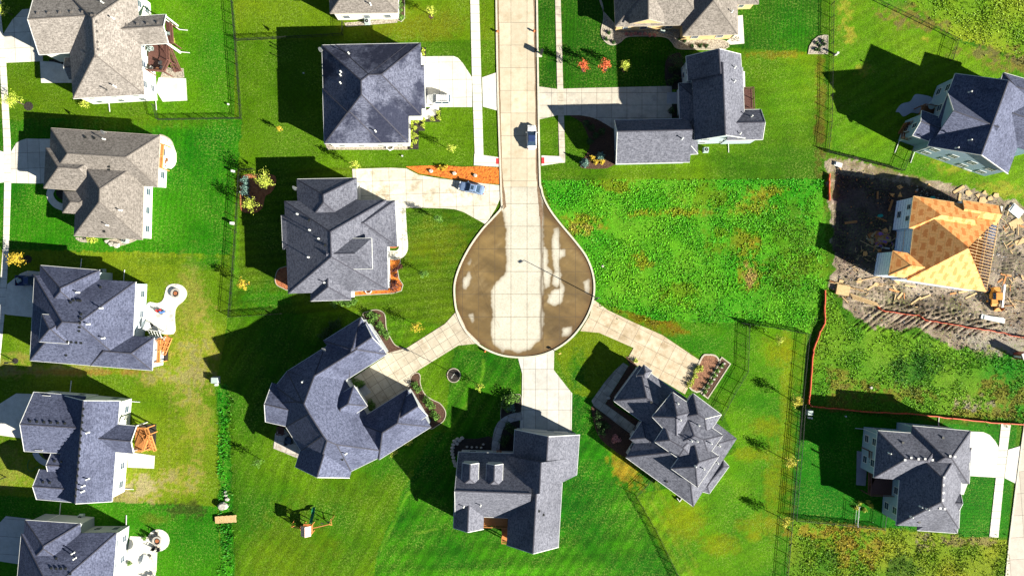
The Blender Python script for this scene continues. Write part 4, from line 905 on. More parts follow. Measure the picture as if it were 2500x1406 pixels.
# ---------------------------------------------------------------- cul-de-sac bowl: silt washed over the slabs, tide lines and tyre arcs
def bowl():
    st = .13; xs = np.arange((1098-1250)*S, (1462-1250)*S, st); ys = np.arange((703-882)*S, (703-455)*S, st); X2, Y2 = np.meshgrid(xs, ys); u = 1250+X2/S; v = 703-Y2/S
    a1 = vnoise(X2+500, Y2+500, .35, 201, 4); a2 = vnoise(X2+500, Y2+500, 1.6, 207, 3); a3 = vnoise(X2+500, Y2+500, .12, 211, 3)
    uj = u+(a1-.5)*9+(a2-.5)*6; vj = v+(a1-.5)*9+(a3-.5)*6+(a2-.5)*7
    L = inpoly(uj, vj, [(1224,500),(1236,560),(1236,655),(1232,672),(1214,690),(1201,720),(1198,745),(1205,765),(1200,790),(1203,838),(1222,850),(1232,880),(1090,880),(1090,480)])
    Rr = inpoly(uj, vj, [(1322,470),(1325,560),(1326,640),(1325,790),(1322,826),(1308,838),(1300,850),(1262,858),(1230,850),(1218,880),(1470,880),(1470,470)])
    m = (L | Rr).astype(float)
    for q in ([(1350,556),(1362,552),(1368,600),(1364,640),(1370,690),(1362,704),(1349,694),(1352,650),(1348,600)], [(1366,610),(1380,608),(1379,626),(1367,630)], [(1327,600),(1337,612),(1335,650),(1347,662),(1341,700),(1330,704),(1326,650)], [(1342,722),(1370,704),(1374,736),(1352,748),(1338,740)], [(1376,804),(1397,798),(1393,818),(1373,824)], [(1135,682),(1147,663),(1151,678),(1140,708),(1131,706)], [(1145,770),(1155,766),(1153,790)], [(1142,642),(1150,632),(1148,650)], [(1426,690),(1440,680),(1438,716),(1430,714)], [(1367,745),(1376,730),(1377,700),(1371,690),(1366,720)]):
        m[inpoly(uj, vj, q)] = 0
    def blur(z, n):
        for _ in range(n): z = (z+np.roll(z, 1, 0)+np.roll(z, -1, 0)+np.roll(z, 1, 1)+np.roll(z, -1, 1))/5
        return z
    mb = blur(m, 2); tide = np.clip(np.abs(blur(m, 3)-blur(m, 12))*2.2, 0, 1)
    c = np.zeros(u.shape+(3,)); clean = np.array(alb(255,250,230)); b1 = np.array(alb(178,150,94)); b2 = np.array(alb(122,96,52)); dk2 = np.array(alb(92,66,34))
    br = b1*(1-a3[..., None])+b2*a3[..., None]; k = np.clip((u-1330)/80, 0, 1)*np.clip((v-700)/70, 0, 1)*.55+np.clip((a1-.55)*2.5, 0, 1)*.5; br = br*(1-k[..., None])+np.array(alb(118,88,46))*k[..., None]
    st1 = vnoise((X2*.5+Y2)*.5+500, (X2-Y2*.5)*.12+500, .8, 221, 4); st2 = vnoise((X2*.8-Y2)*.7+500, (X2+Y2*.8)*.16+500, 1.1, 231, 3)
    br = br*(.62+.55*np.clip((st1-.25)*2, 0, 1)+.28*(st2-.5))[..., None]
    lt = np.clip((a1-.55)*3, 0, 1)*np.clip((st2-.35)*3, 0, 1)*.45; br = br*(1-lt[..., None])+np.array(alb(224,200,150))*lt[..., None]
    c[:] = clean*(.84+.22*a1[..., None]); c = c*(1-mb[..., None])+br*mb[..., None]; c = c*(1-.55*tide[..., None])+dk2*.55*tide[..., None]
    # darker run of silt beside the middle lane and round the kerb foot
    dl = np.exp(-((u-1322-(a1-.5)*6)/3.6)**2)*np.clip((v-465)/30, 0, 1)*np.clip((845-v)/20, 0, 1)*.75; c = c*(1-dl[..., None])+dk2*dl[..., None]
    sp = np.array(smooth_px(street[2:-1], 6, False)); d = np.full(u.shape, 1e9)
    for q in sp: d = np.minimum(d, (u-q[0])**2+(v-q[1])**2)
    e = np.exp(-(np.sqrt(d)-3)/6).clip(0, 1)*np.clip((v-480)/40, 0, 1)*(.55+.6*a1); c = c*(1-e[..., None])+np.array(alb(112,80,42))*e[..., None]
    for r0 in (96, 99, 112, 115, 128): 
        rr = np.hypot(u-1282, v-712); t = np.exp(-((rr-r0-(a3-.5)*8)/1.6)**2)*.13*a1*np.clip((a3-.35)*3,0,1); c = c*(1-t[..., None])+np.array(alb(80,62,40))*t[..., None]
    for ox in (0, 7):
        t = np.exp(-((u-1150-ox-.0032*(v-600)**2*np.sign(v-600)*.15-(v-640)*.28)/1.2)**2)*.25*((v > 640) & (v < 800)); c = c*(1-t[..., None])+np.array(alb(86,66,40))*t[..., None]
    c *= (1+(a2-.5)*.22)[..., None]; c = np.clip(c, .01, .8)
    ins = inpoly(u, v, [(p_[0], p_[1]) for p_ in [(1223,455)]+street[1:-1]+[(1318,455)]]); ny2, nx2 = u.shape; ii2 = np.arange(nx2*ny2).reshape(ny2, nx2)
    q = np.stack([ii2[:-1, :-1], ii2[:-1, 1:], ii2[1:, 1:], ii2[1:, :-1]], -1).reshape(-1, 4); ok = ins.reshape(-1)[q].sum(1) >= 1; q = q[ok]
    used = np.unique(q); rm = np.zeros(nx2*ny2, int); rm[used] = np.arange(len(used)); q = rm[q]
    co = np.stack([X2, Y2, np.full_like(X2, .026)], -1).reshape(-1, 3)[used]
    me2 = bpy.data.meshes.new('street_silt'); me2.vertices.add(len(co)); me2.vertices.foreach_set('co', co.reshape(-1)); me2.loops.add(q.size); me2.loops.foreach_set('vertex_index', q.reshape(-1).astype(np.int32)); me2.polygons.add(len(q)); me2.polygons.foreach_set('loop_start', np.arange(0, q.size, 4, dtype=np.int32)); me2.polygons.foreach_set('loop_total', np.full(len(q), 4, dtype=np.int32)); me2.update(calc_edges=True)
    cc = np.concatenate([c.reshape(-1, 3)[used], np.ones((len(used), 1))], -1); ca2 = me2.color_attributes.new('growth', 'FLOAT_COLOR', 'POINT'); ca2.data.foreach_set('color', cc.reshape(-1).astype(np.float32))
    mt, t, p = newmat('silted concrete'); a = N(t, 'ShaderNodeAttribute', attribute_name='growth'); vv = coords(t); sp2 = t.nodes.new('ShaderNodeSeparateXYZ'); t.links.new(vv, sp2.inputs[0]); l = None
    for o_, s_, off in ((0, 3.1, .2), (1, 4.35, 1.2)):
        k = math_(t, 'LESS_THAN', math_(t, 'PINGPONG', math_(t, 'ADD', sp2.outputs[o_], off), s_/2), .045); l = k if l is None else math_(t, 'MAXIMUM', l, k)
    cl = mix(t, math_(t, 'MULTIPLY', noise(t, vv, 3, 4, .7, .4, .65), .25), a.outputs[0], (.12,.09,.05)); cl = mix(t, math_(t, 'MULTIPLY', l, .75), cl, (.07,.05,.03)); t.links.new(cl, p.inputs['Base Color']); p.inputs['Roughness'].default_value = .55; p.inputs['Specular IOR Level'].default_value = .4
    me2.materials.append(mt); o = bpy.data.objects.new('street_silt', me2); C.objects.link(o); tag(o, kind='structure')
bowl()
# clods and splinters strewn over the building lot
def clods(name, n, cols, smin, smax, label, cat, seed):
    r = np.random.default_rng(seed); u = r.uniform(2030, 2520, n*2); v = r.uniform(390, 840, n*2); k = inpoly(u, v, [(2035,400),(2230,448),(2430,490),(2520,530),(2520,830),(2330,835),(2240,795),(2130,790),(2075,755),(2045,700),(2050,560)]); k &= ~inpoly(u, v, [(2240,510),(2410,535),(2390,690),(2210,670)]); u, v = u[k][:n], v[k][:n]; m = MB()
    for i in range(len(u)):
        p = P(u[i], v[i]); s = r.uniform(smin, smax)*(1 if r.random() < .9 else 1.8); a = r.uniform(0, 6.28); mi = int(r.integers(0, len(cols))) if not (2035 < u[i] < 2235 and 420 < v[i] < 650) else 1  # every piece in the shaded patch takes the darker colour, shade painted in
        b = [(p.x+s*math.cos(a+t)*r.uniform(.6, 1.1), p.y+s*math.sin(a+t)*r.uniform(.6, 1.1), -.06) for t in (0, 1.6, 3.1, 4.7)]; m.mesh(b+[(p.x+s*.2, p.y, s*.75)], [(0,1,4),(1,2,4),(2,3,4),(3,0,4)], mi)
    tag(m.build(name, cols, fix=False), label, cat, kind='stuff')
clods('dirt_clods', 3600, [noisy('dry clod', (.30,.25,.21), (.22,.185,.155), 3, .95), noisy('damp and shaded clod', (.10,.08,.07), (.06,.05,.045), 3, .95), noisy('pale clod', (.42,.37,.32), (.34,.29,.25), 3, .95)], .07, .24, 'broken clods of soil strewn across the building lot', 'soil clods', 3)
clods('wood_splinters', 900, [MAT['lumber'], MAT['wood2'], MAT['white']], .06, .2, 'fine splinters and wrapping scraps strewn across the building lot', 'wood litter', 8)
# ---------------------------------------------------------------- trees and shrubs
LEAF = dict(
 lime=leafmat('lime leaves', [(.16,.26,.02), (.34,.42,.04), (.52,.55,.10), (.24,.34,.03)]),
 yellow=leafmat('yellow leaves', [(.36,.33,.02), (.52,.46,.04), (.60,.56,.12), (.30,.34,.03)]),
 gold=leafmat('golden leaves', [(.44,.30,.02), (.58,.44,.05), (.34,.24,.02)]),
 red=leafmat('red leaves', [(.50,.07,.03), (.70,.16,.06), (.40,.05,.03), (.75,.28,.10)]),
 green=leafmat('green leaves', [(.04,.12,.015), (.09,.20,.03), (.16,.30,.05)]),
 dark=leafmat('dark leaves', [(.015,.045,.012), (.03,.08,.02), (.06,.12,.03)]),
 spruce=leafmat('blue spruce needles', [(.06,.13,.11), (.12,.22,.19), (.20,.32,.28)]),
 purple=leafmat('burgundy leaves', [(.06,.02,.02), (.12,.04,.035), (.03,.01,.012)]),
 pink=leafmat('pink blossoms', [(.45,.16,.16), (.6,.3,.28)]))
def leaves(pts, size, r, flat=.5):
    n = len(pts); d = r.normal(size=(n, 3)); d /= np.linalg.norm(d, axis=1)[:, None]; e = r.normal(size=(n, 3)); e[:, 2] *= flat; e -= d*np.sum(e*d, 1)[:, None]; e /= np.linalg.norm(e, axis=1)[:, None]
    f = np.cross(d, e); s = size*r.uniform(.6, 1.3, (n, 1)); q = np.stack([pts-e*s*.5, pts-f*s*.32, pts+e*s*.5, pts+f*s*.32], 1)
    return q.reshape(-1, 3)
def leafmesh(name, q, mat, parent, extra=None):
    off = parent_world(parent); n = len(q)//4; m = bpy.data.meshes.new(name); m.vertices.add(n*4); m.vertices.foreach_set('co', (q-np.array(off)).reshape(-1))
    m.loops.add(n*4); m.loops.foreach_set('vertex_index', np.arange(n*4, dtype=np.int32)); m.polygons.add(n); m.polygons.foreach_set('loop_start', np.arange(0, n*4, 4, dtype=np.int32)); m.polygons.foreach_set('loop_total', np.full(n, 4, dtype=np.int32)); m.update(calc_edges=True)
    m.materials.append(mat); o = bpy.data.objects.new(name, m); C.objects.link(o); o.parent = parent; return o
def tree(u, v, h, rad, leaf, label, seed=0, n=560, name='young_tree', group=None, size=.2, base=None, cat='tree', z0=.32, slim=1.0):
    r = np.random.default_rng(seed+int(u)); p = P(u, v, h*.66); root = empty(name, (p.x, p.y, 0), label, cat, group)
    m = MB(); b = Vector((p.x, p.y, -.05)); lean = Vector((r.normal(0, .1), r.normal(0, .1), 0)); top = b+Vector((0, 0, h*.8))+lean; mid = (b+top)/2+lean*.4
    m.cyl(b, mid, .055+h*.008, .04+h*.004, 7); m.cyl(mid, top, .04+h*.004, .015, 6); 
    cl = []; nb = 11
    for i in range(nb):
        t = z0+.1+(.95-z0)*i/nb; a = i*2.4+r.uniform(-.4, .4); L = rad*(1.05-.75*max(0, t-.45)/.55)*r.uniform(.6, 1.1); s = b.lerp(top, min(1, t*1.1))
        e = s+Vector((math.cos(a)*L, math.sin(a)*L, L*.75*slim)); m.cyl(s, e, .025, .008, 5)
        for k in (.45, .7, .95, 1.1): c = s.lerp(e, k); cl.append((c.x, c.y, c.z))
    for k in (.8, .9, 1.0, 1.06): c = b.lerp(top, k); cl.append((c.x, c.y, c.z+.1*h*(k-.8)))
    m.build('trunk', MAT['bark'], root)
    n = int(n*1.5); cl = np.array(cl); k = r.integers(0, len(cl), n); pts = cl[k]+r.normal(0, 1, (n, 3))*np.array([.17, .17, .2])*(rad/1.2+.15)
    leafmesh('crown', leaves(pts, size, r), LEAF[leaf], root); return root
YT = 'young trees in the yards'
tree(30, 245, 4.6, 1.7, 'lime', 'lime-green street tree leaning over the far-left sidewalk above a dark mulch ring', 1, 620)
tree(2, 22, 4.6, 1.4, 'lime', 'lime tree at the very top left corner, cut by the frame', 2, 400)
tree(40, 632, 4.4, 1.5, 'gold', 'golden yellow tree beside the far-left sidewalk above the parked pickup', 3, 600)
tree(1050, 25, 3.8, 1.0, 'lime', 'lime-green young tree near the top edge left of the long sidewalk', 4, 420)
tree(1424, 160, 4.2, 1.15, 'red', 'red-orange young tree, the left one of the red pair', 5, 480)
tree(1477, 157, 4.4, 1.2, 'red', 'red-orange young tree, the right one of the red pair', 6, 520)
tree(1524, 157, 4.2, 1.1, 'lime', 'yellow-green young tree just right of the red pair', 7, 420)
tree(645, 442, 4.6, 1.9, 'lime', 'larger pale lime tree at the top of the rust-red mulch bed', 8, 620)
tree(608, 498, 4.2, 1.5, 'lime', 'smaller pale lime tree at the bottom of the rust-red mulch bed', 9, 420)
tree(592, 694, 4.0, 1.1, 'gold', 'orange-yellow young tree by the fence, lower left of the many-hipped grey house', 10, 320)
tree(681, 314, 2.2, .55, 'gold', 'tiny orange sapling in the lawn left of the square dark roof', 11, 160)
tree(864, 403, 4.2, .95, 'lime', 'lime young tree at the left end of the orange-mulched driveway', 12, 380)
tree(1100, 362, 3.8, 1.0, 'lime', 'pale lime young tree below the dark planting bed near the long sidewalk', 13, 260)
tree(1069, 533, 3.6, .9, 'green', 'small green tree in the lawn under the curving driveway', 14, 360)
tree(1033, 668, 3.8, .95, 'green', 'small green tree in the lawn right of the red planting strip', 15, 360)
tree(1018, 798, 3.6, 1.2, 'gold', 'thin orange and green tree in the lawn above the courtyard driveway', 16, 240)
tree(1170, 943, 2.8, .8, 'lime', 'pale lime sapling in the front lawn right of the flagpole ring', 17, 240)
tree(1945, 981, 4.0, 1.2, 'yellow', 'yellow tree on the back fence nearest the orange silt fence corner', 18, 480)
tree(1929, 1129, 4.0, 1.25, 'yellow', 'yellow tree on the back fence, the middle of three in a row', 19, 480)
tree(1915, 1272, 4.0, 1.2, 'yellow', 'yellow tree on the back fence, the lowest of three in a row', 20, 480)
tree(1902, 830, 3.8, .95, 'lime', 'pale lime tree inside the top corner of the fenced yard east of the stacked-hip house', 21, 300)
tree(628, 1130, 3.4, 1.0, 'green', 'small green tree in the lawn below the angled house patio', 22, 280)
tree(1655, 148, 3.4, 1.7, 'dark', 'open dark shrub-like tree in the shade beside the tall gabled house', 23, 420)
tree(1700, 2000, 1, 1, 'dark', 'x') if False else None
def spruce(u, v, h, rad, label, seed):
    r = np.random.default_rng(seed); p = P(u, v, h*.4); root = empty('spruce', (p.x, p.y, 0), label, 'spruce', None)
    m = MB(); m.cyl((p.x, p.y, -.05), (p.x, p.y, h*.95), .08, .02, 7); m.build('trunk', MAT['bark'], root); n = 1500
    t = r.random(n)**1.4; a = r.random(n)*6.28; rr = rad*(1-t)*(.55+.45*r.random(n))*(1+.15*np.sin(a*7)); pts = np.stack([p.x+rr*np.cos(a), p.y+rr*np.sin(a), .1+t*h-.12*rr], -1)
    leafmesh('crown', leaves(pts, .2, r), LEAF['spruce'], root)
spruce(1467, 380, 2.2, .95, 'blue-green spruce next to the garage wing, the upper right of the two', 1)
spruce(1428, 397, 2.0, .95, 'blue-green spruce nearer the sidewalk, the lower left of the two', 2)
SHR = {}
def shrub(u, v, rad, leaf, label, group=None, h=None, name='shrub', cat='shrub'):
    key = (leaf, round(rad, 1)); h = h or rad*1.3; p = P(u, v, h*.5)
    if key in SHR:
        c = copy_tree(SHR[key]); c.location = (p.x, p.y, 0); c.rotation_euler = (0, 0, random.uniform(0, 6.28)); c['label'] = label
        for kk in ('group',):
            if group: c[kk] = group
            elif kk in c: del c[kk]
        return c
    r = np.random.default_rng(int(u*7+v)); root = empty(name, (p.x, p.y, 0), label, cat, group); n = int(120+260*rad)
    m = MB()
    for i in range(6):
        a = i*1.05; m.cyl((p.x, p.y, -.03), (p.x+math.cos(a)*rad*.6, p.y+math.sin(a)*rad*.6, h*.7), .02, .008, 5)
    m.build('stems', MAT['bark'], root)
    d = r.normal(size=(n, 3)); d /= np.linalg.norm(d, axis=1)[:, None]; d[:, 2] = np.abs(d[:, 2]); lob = 1+.25*np.sin(3*np.arctan2(d[:, 1], d[:, 0])+u)
    pts = d*(r.uniform(.45, 1, n)*lob)[:, None]*np.array([rad, rad, h])+np.array([p.x, p.y, .05]); leafmesh('foliage', leaves(pts, .13+.09*rad, r), LEAF[leaf], root); SHR[key] = root; return root
def shrubs(pts, rad, leaf, label, group):
    for u, v in pts: shrub(u, v, rad, leaf, label, group)
shrubs([(1005,299),(1018,296),(1033,292),(1004,308),(1013,312),(1033,306),(1004,323),(1013,330),(1005,336),(1013,346),(1003,354),(1069,275),(1055,290),(1071,287)], .5, 'lime', 'small lime perennial in the black bed beside the square dark-roofed house', 'perennials in the black bed')
shrubs([(1033,122),(1032,132)], .4, 'lime', 'lime shrub in the tiny bed at the corner of the square dark roof', 'shrubs at the roof corner')
shrubs([(927,795),(934,808),(943,818),(903,768),(916,773),(905,785)], .9, 'green', 'bright green shrub in the curved bed at the upper garage end of the angled house', 'shrubs in the upper curved bed')
shrubs([(1040,975),(1046,985),(1053,992),(1020,950),(1012,940),(1058,1010),(1064,1020)], .8, 'green', 'green shrub in the long curved bed at the lower garage end of the angled house', 'shrubs in the lower curved bed')
shrubs([(865,932),(874,940),(880,936),(903,985),(908,994),(900,1000)], .8, 'green', 'green shrub beside the front steps in the paved forecourt', 'shrubs in the forecourt')
shrubs([(1243,975),(1255,972),(1236,990)], 1.3, 'green', 'big green bush in the bed left of the south driveway', 'bushes left of the south driveway')
shrub(1248, 995, .9, 'spruce', 'silvery blue bush at the bottom of the bed left of the south driveway')
shrubs([(970,655),(962,660),(966,672),(963,690),(978,650)], .5, 'purple', 'small burgundy shrub in the orange-red strip by the walkway', 'burgundy shrubs')
shrub(962, 698, 1.3, 'purple', 'big spiky burgundy bush at the lower end of the orange-red strip')
shrubs([(1699,905),(1706,898),(1712,900),(1697,918),(1690,930),(1683,940)], .6, 'lime', 'lime shrub lined up along the end of the southeast driveway', 'shrubs along the driveway end')
shrubs([(1763,893),(1751,905),(1745,917),(1736,931),(1728,943),(1722,956)], .5, 'green', 'green plant in the narrow outer strip beside the red mulch triangle', 'plants in the outer strip')
shrubs([(1460,1015),(1463,1035),(1480,1040),(1470,1055)], .9, 'dark', 'dark green shrub in the shaded bed west of the stacked-hip house', 'shaded shrubs west of the stacked hips')
shrub(1504, 1072, .9, 'pink', 'dusty pink shrub in the shaded bed west of the stacked-hip house')
shrub(1552, 880, .5, 'lime', 'lime shrub at the garage corner of the stacked-hip house')
shrubs([(1240,1040),(1250,1050),(1236,1070),(1229,1080)], .9, 'dark', 'dark shrub between the curved stone walk and the south house', 'shrubs by the curved stone walk')
shrubs([(1432,300),(1445,312),(1455,330),(1440,345),(1470,320)], .8, 'dark', 'dark shrub in the shaded bed left of the long garage wing', 'shaded shrubs by the garage wing')
shrubs([(1446,385),(1455,395),(1470,395)], .6, 'gold', 'yellow shrub between the two blue spruces', 'yellow shrubs by the spruces')
shrubs([(1640,170),(1650,190),(1638,200),(1655,165),(1640,270)], .8, 'dark', 'dark shrub in the shaded entry bed of the tall gabled house', 'shaded entry shrubs')
shrubs([(1530,83),(1541,85),(1552,82),(1563,84),(1574,83),(1586,86),(1598,86)], .4, 'pink', 'small rusty pink flower clump in the river rock bed under the tan wall', 'flower clumps in river rock')
shrubs([(1480,96),(1498,103),(1487,80),(1690,112),(1710,112),(1725,112),(1672,100),(1660,95)], .4, 'dark', 'small dark tuft in the river rock bed', 'dark tufts in river rock')
shrubs([(1995,105),(2003,112),(2008,100),(1999,122),(1992,121),(2013,108)], .35, 'dark', 'tiny dark tuft in the quarter-round rock bed', 'tufts in the quarter-round rock bed')
shrubs([(978,10),(976,25),(980,42)], .7, 'green', 'green shrub in the bed beside the top edge house', 'shrubs by the top edge house')
shrub(205, 253, .9, 'lime', 'lime bush below the bottom corner of the weathered taupe roof')
shrub(419, 98, .7, 'lime', 'lime plant beside the brown deck at the top left house')
shrubs([(218,583),(228,586)], .7, 'lime', 'lime bush beneath the dull brown roof', 'bushes under the brown roof')
shrubs([(1080,411),(1088,408),(1074,409)], .5, 'gold', 'yellow ornamental grass in the orange mulch strip', 'ornamental grass in orange mulch')
shrubs([(945,1102),(952,1098),(936,1106),(958,1105)], .8, 'lime', 'yellow-green bush against the back wall of the angled house', 'bushes behind the angled house')
shrubs([(993,1082),(1000,1078)], .6, 'lime', 'yellow-green bush by the rear corner of the angled house', 'bushes at the rear corner')
shrubs([(835,738),(850,740),(862,735),(815,742)], .8, 'green', 'green bush below the lowest eave of the many-hipped grey house', 'bushes below the many-hipped house')
shrubs([(812,795),(800,808),(790,820),(822,790)], 1.1, 'dark', 'dark bush in deep shade behind the upper garage wing', 'shaded bushes behind the angled house')
shrubs([(597,440),(599,455),(596,468)], .9, 'spruce', 'grey-green grass clump at the left side of the rust-red bed', 'grass clumps in the rust-red bed')
shrubs([(352,1313),(315,1375)], .5, 'green', 'green potted plant on the bottom left patio', 'patio plants')
for i, (u, v) in enumerate([(2120,1225),(2128,1235),(2100,1228),(2092,1240),(2112,1245)]): shrub(u, v, .45, 'yellow' if i % 2 else 'lime', 'pale wildflower clump by the white gate of the lower right yard', 'wildflower clumps by the gate', name='plant', cat='plant')
# boulders
def rock(u, v, r0, label, group=None, mat='stone', name='boulder', h=.5):
    r = random.Random(int(u*3+v)); p = P(u, v); m = MB(); n = 9; rings = []
    for k, (s, z) in enumerate(((1, -.05), (1.02, h*.35), (.75, h*.85))): rings.append([(p.x+math.cos(i*6.283/n)*r0*s*r.uniform(.8, 1.1), p.y+math.sin(i*6.283/n)*r0*.8*s*r.uniform(.8, 1.1), z*r0*2) for i in range(n)])
    vs = sum(rings, []); fs = [(k*n+i, k*n+(i+1) % n, (k+1)*n+(i+1) % n, (k+1)*n+i) for k in range(2) for i in range(n)]+[tuple(range(2*n, 3*n))]; m.mesh(vs, fs); return tag(m.build(name, MAT[mat]), label, 'rock', group)
rock(546, 1234, 1.0, 'largest pinkish boulder in the weedy ditch, just above the plank footbridge'); 
for u, v, s in ((555,1218,.45),(552,1208,.35),(551,1200,.3)): rock(u, v, s, 'small pale boulder trailing up the weedy ditch', 'small boulders in the ditch')
for u, v in ((1052,418),(1109,424),(1160,429)): rock(u, v, .45, 'pale round landscape stone in the orange mulch strip', 'stones in the orange mulch')
for u, v, s in ((274,596,.6),(286,599,.65),(262,590,.45)): rock(u, v, s, 'flat pale stone at the edge of the rock bed under the brown-roofed house', 'edging stones under the brown roof')
for i in range(13): rock(*[(1117,1071),(1110,1076),(1107,1084),(1105,1092),(1104,1100),(1105,1108),(1107,1116),(1108,1124),(1111,1130),(1113,1136),(1128,1069),(1122,1074),(1116,1082)][i], .42, 'grey boulder in the curved stone border beside the south house', 'border boulders')
for u, v in ((1140,1090),(1152,1091),(1164,1091),(1175,1092),(1180,1084)): rock(u, v, .25, 'small round stone in the dark bed in front of the south house', 'round stones in the dark bed')
rock(1471, 650, .3, 'small pale stone in the weeds right of the cul-de-sac'); rock(1485, 971, .4, 'pale stone by the corner of the shaded stone walk')
rock(2126, 946, .35, 'white rock in the dark weeds below the building lot'); rock(1239, 998, .3, 'small pink stone at the bottom of the bed left of the south driveway')
for k in range(9): rock(1768-k*6.3, 887+k*9.6, .28, 'white edging stone in the narrow outer strip', 'white stones in the outer strip')

# ---------------------------------------------------------------- fences
def fence(pts, label, post=2.4, h=1.25, pick=.13, gapless=False, mat='black', name='metal_fence', z0=0):
    W = [P(u, v) for u, v in pts]; root = empty(name, tuple(W[0]), label, 'fence', 'black metal fences round the yards' if mat == 'black' else None); pan = MB(); pm = None
    for a, b in zip(W[:-1], W[1:]):
        L = (b-a).length; d = (b-a)/L; n = max(1, round(L/post)); k = int(L/pick)
        for z in (.15, h-.22, h-.03): pan.beam(a+Vector((0, 0, z)), b+Vector((0, 0, z)), .035, .035)
        for i in range(k):
            c = a+d*L*(i+.5)/k; pan.beam(c+Vector((0, 0, .06)), c+Vector((0, 0, h)), .018, .018)
        for i in range(n+1):
            if i == 0 and a is not W[0]: continue
            c = a+d*L*i/n
            if pm is None:
                q = MB(); q.beam(c-Vector((0, 0, .1)), c+Vector((0, 0, h+.06)), .075, .075); q.box(c+Vector((0, 0, h+.08)), (.1, .1, .04)); po = q.build('post', MAT[mat], root); pm = po.data; base = c
            else:
                po = bpy.data.objects.new('post', pm); C.objects.link(po); po.parent = root; po.location = c-base
    pan.build('panel', MAT[mat], root, fix=False)
fence([(567,-20),(577,95),(591,291),(389,294),(378,258)], 'black metal fence round the yard behind the weathered taupe-roofed house')
fence([(580,101),(640,98),(762,92),(838,87),(838,57)], 'black metal fence running from the long yard fence to the top edge house')
fence([(620,414),(588,416),(582,500),(576,600),(562,774),(640,769),(690,765)], 'black metal fence behind the many-hipped grey house')
fence([(2030,-20),(2028,140),(2025,300),(2017,372),(2115,396),(2201,418),(2221,368)], 'black metal fence enclosing the yard of the two-storey blue-grey house')
fence([(2105,-10),(2220,45),(2333,100),(2318,150)], 'black metal fence slanting across the top right rough grass')
fence([(1826,792),(1808,788),(1900,802),(1972,815),(1957,960),(1943,1110),(1930,1265),(1915,1440)], 'long black metal fence east of the stacked-hip house yard')
fence([(1826,794),(1822,905),(1790,960),(1757,1022)], 'short black metal fence between the stacked-hip house and its back yard')
fence([(1592,1165),(1574,1185),(1552,1207),(1600,1290),(1668,1430)], 'black metal fence slanting away from the back corner of the stacked-hip house')
fence([(1961,985),(1955,1075),(1939,1266),(2050,1277),(2153,1288),(2157,1255)], 'black metal fence round the yard of the lower right blue-grey house')
fence([(2087,1279),(2091,1232)], 'white-topped gate panel in the lower right yard fence', mat='white', name='gate', pick=.45)
def silt(pts, label, wd=.17):
    W = [P(u, v) for u, v in jag(pts, 1.0, 6, 3)[:-6]+[pts[-1]]]; root = empty('silt_fence', tuple(W[0]), label, 'silt fence'); m = MB()
    for a, b in zip(W[:-1], W[1:]):
        if (b-a).length > .05: m.beam(a+Vector((0, 0, .3)), b+Vector((0, 0, .3)), wd, .55)
    m.build('fabric', MORG, root, fix=False); W2 = W[::5]
    for p in W2[:60]:
        q = MB(); q.beam(p, p+Vector((0, 0, .85)), .06, .06); q.build('stake', MAT['lumber'], root)
MORG = noisy('orange plastic fabric', (.62,.10,.035), (.45,.065,.03), 2.5, .6)
silt([(2013,708),(2011,790),(2000,810),(1985,850),(1981,880),(1975,960),(1973,984),(1980,992),(2035,996),(2120,1005),(2230,1010),(2340,1022),(2430,1032),(2495,1035)], 'red-orange silt fence running down from the lumber pile and across above the lower right house')
silt([(2140,748),(2150,758),(2175,762),(2240,770),(2255,780),(2310,790),(2400,805),(2445,812),(2470,820),(2520,826)], 'torn orange silt fence trampled along the muddy ruts', .09)
silt([(2024,425),(2022,450),(2023,490)], 'short orange silt fence scrap at the left edge of the building lot')

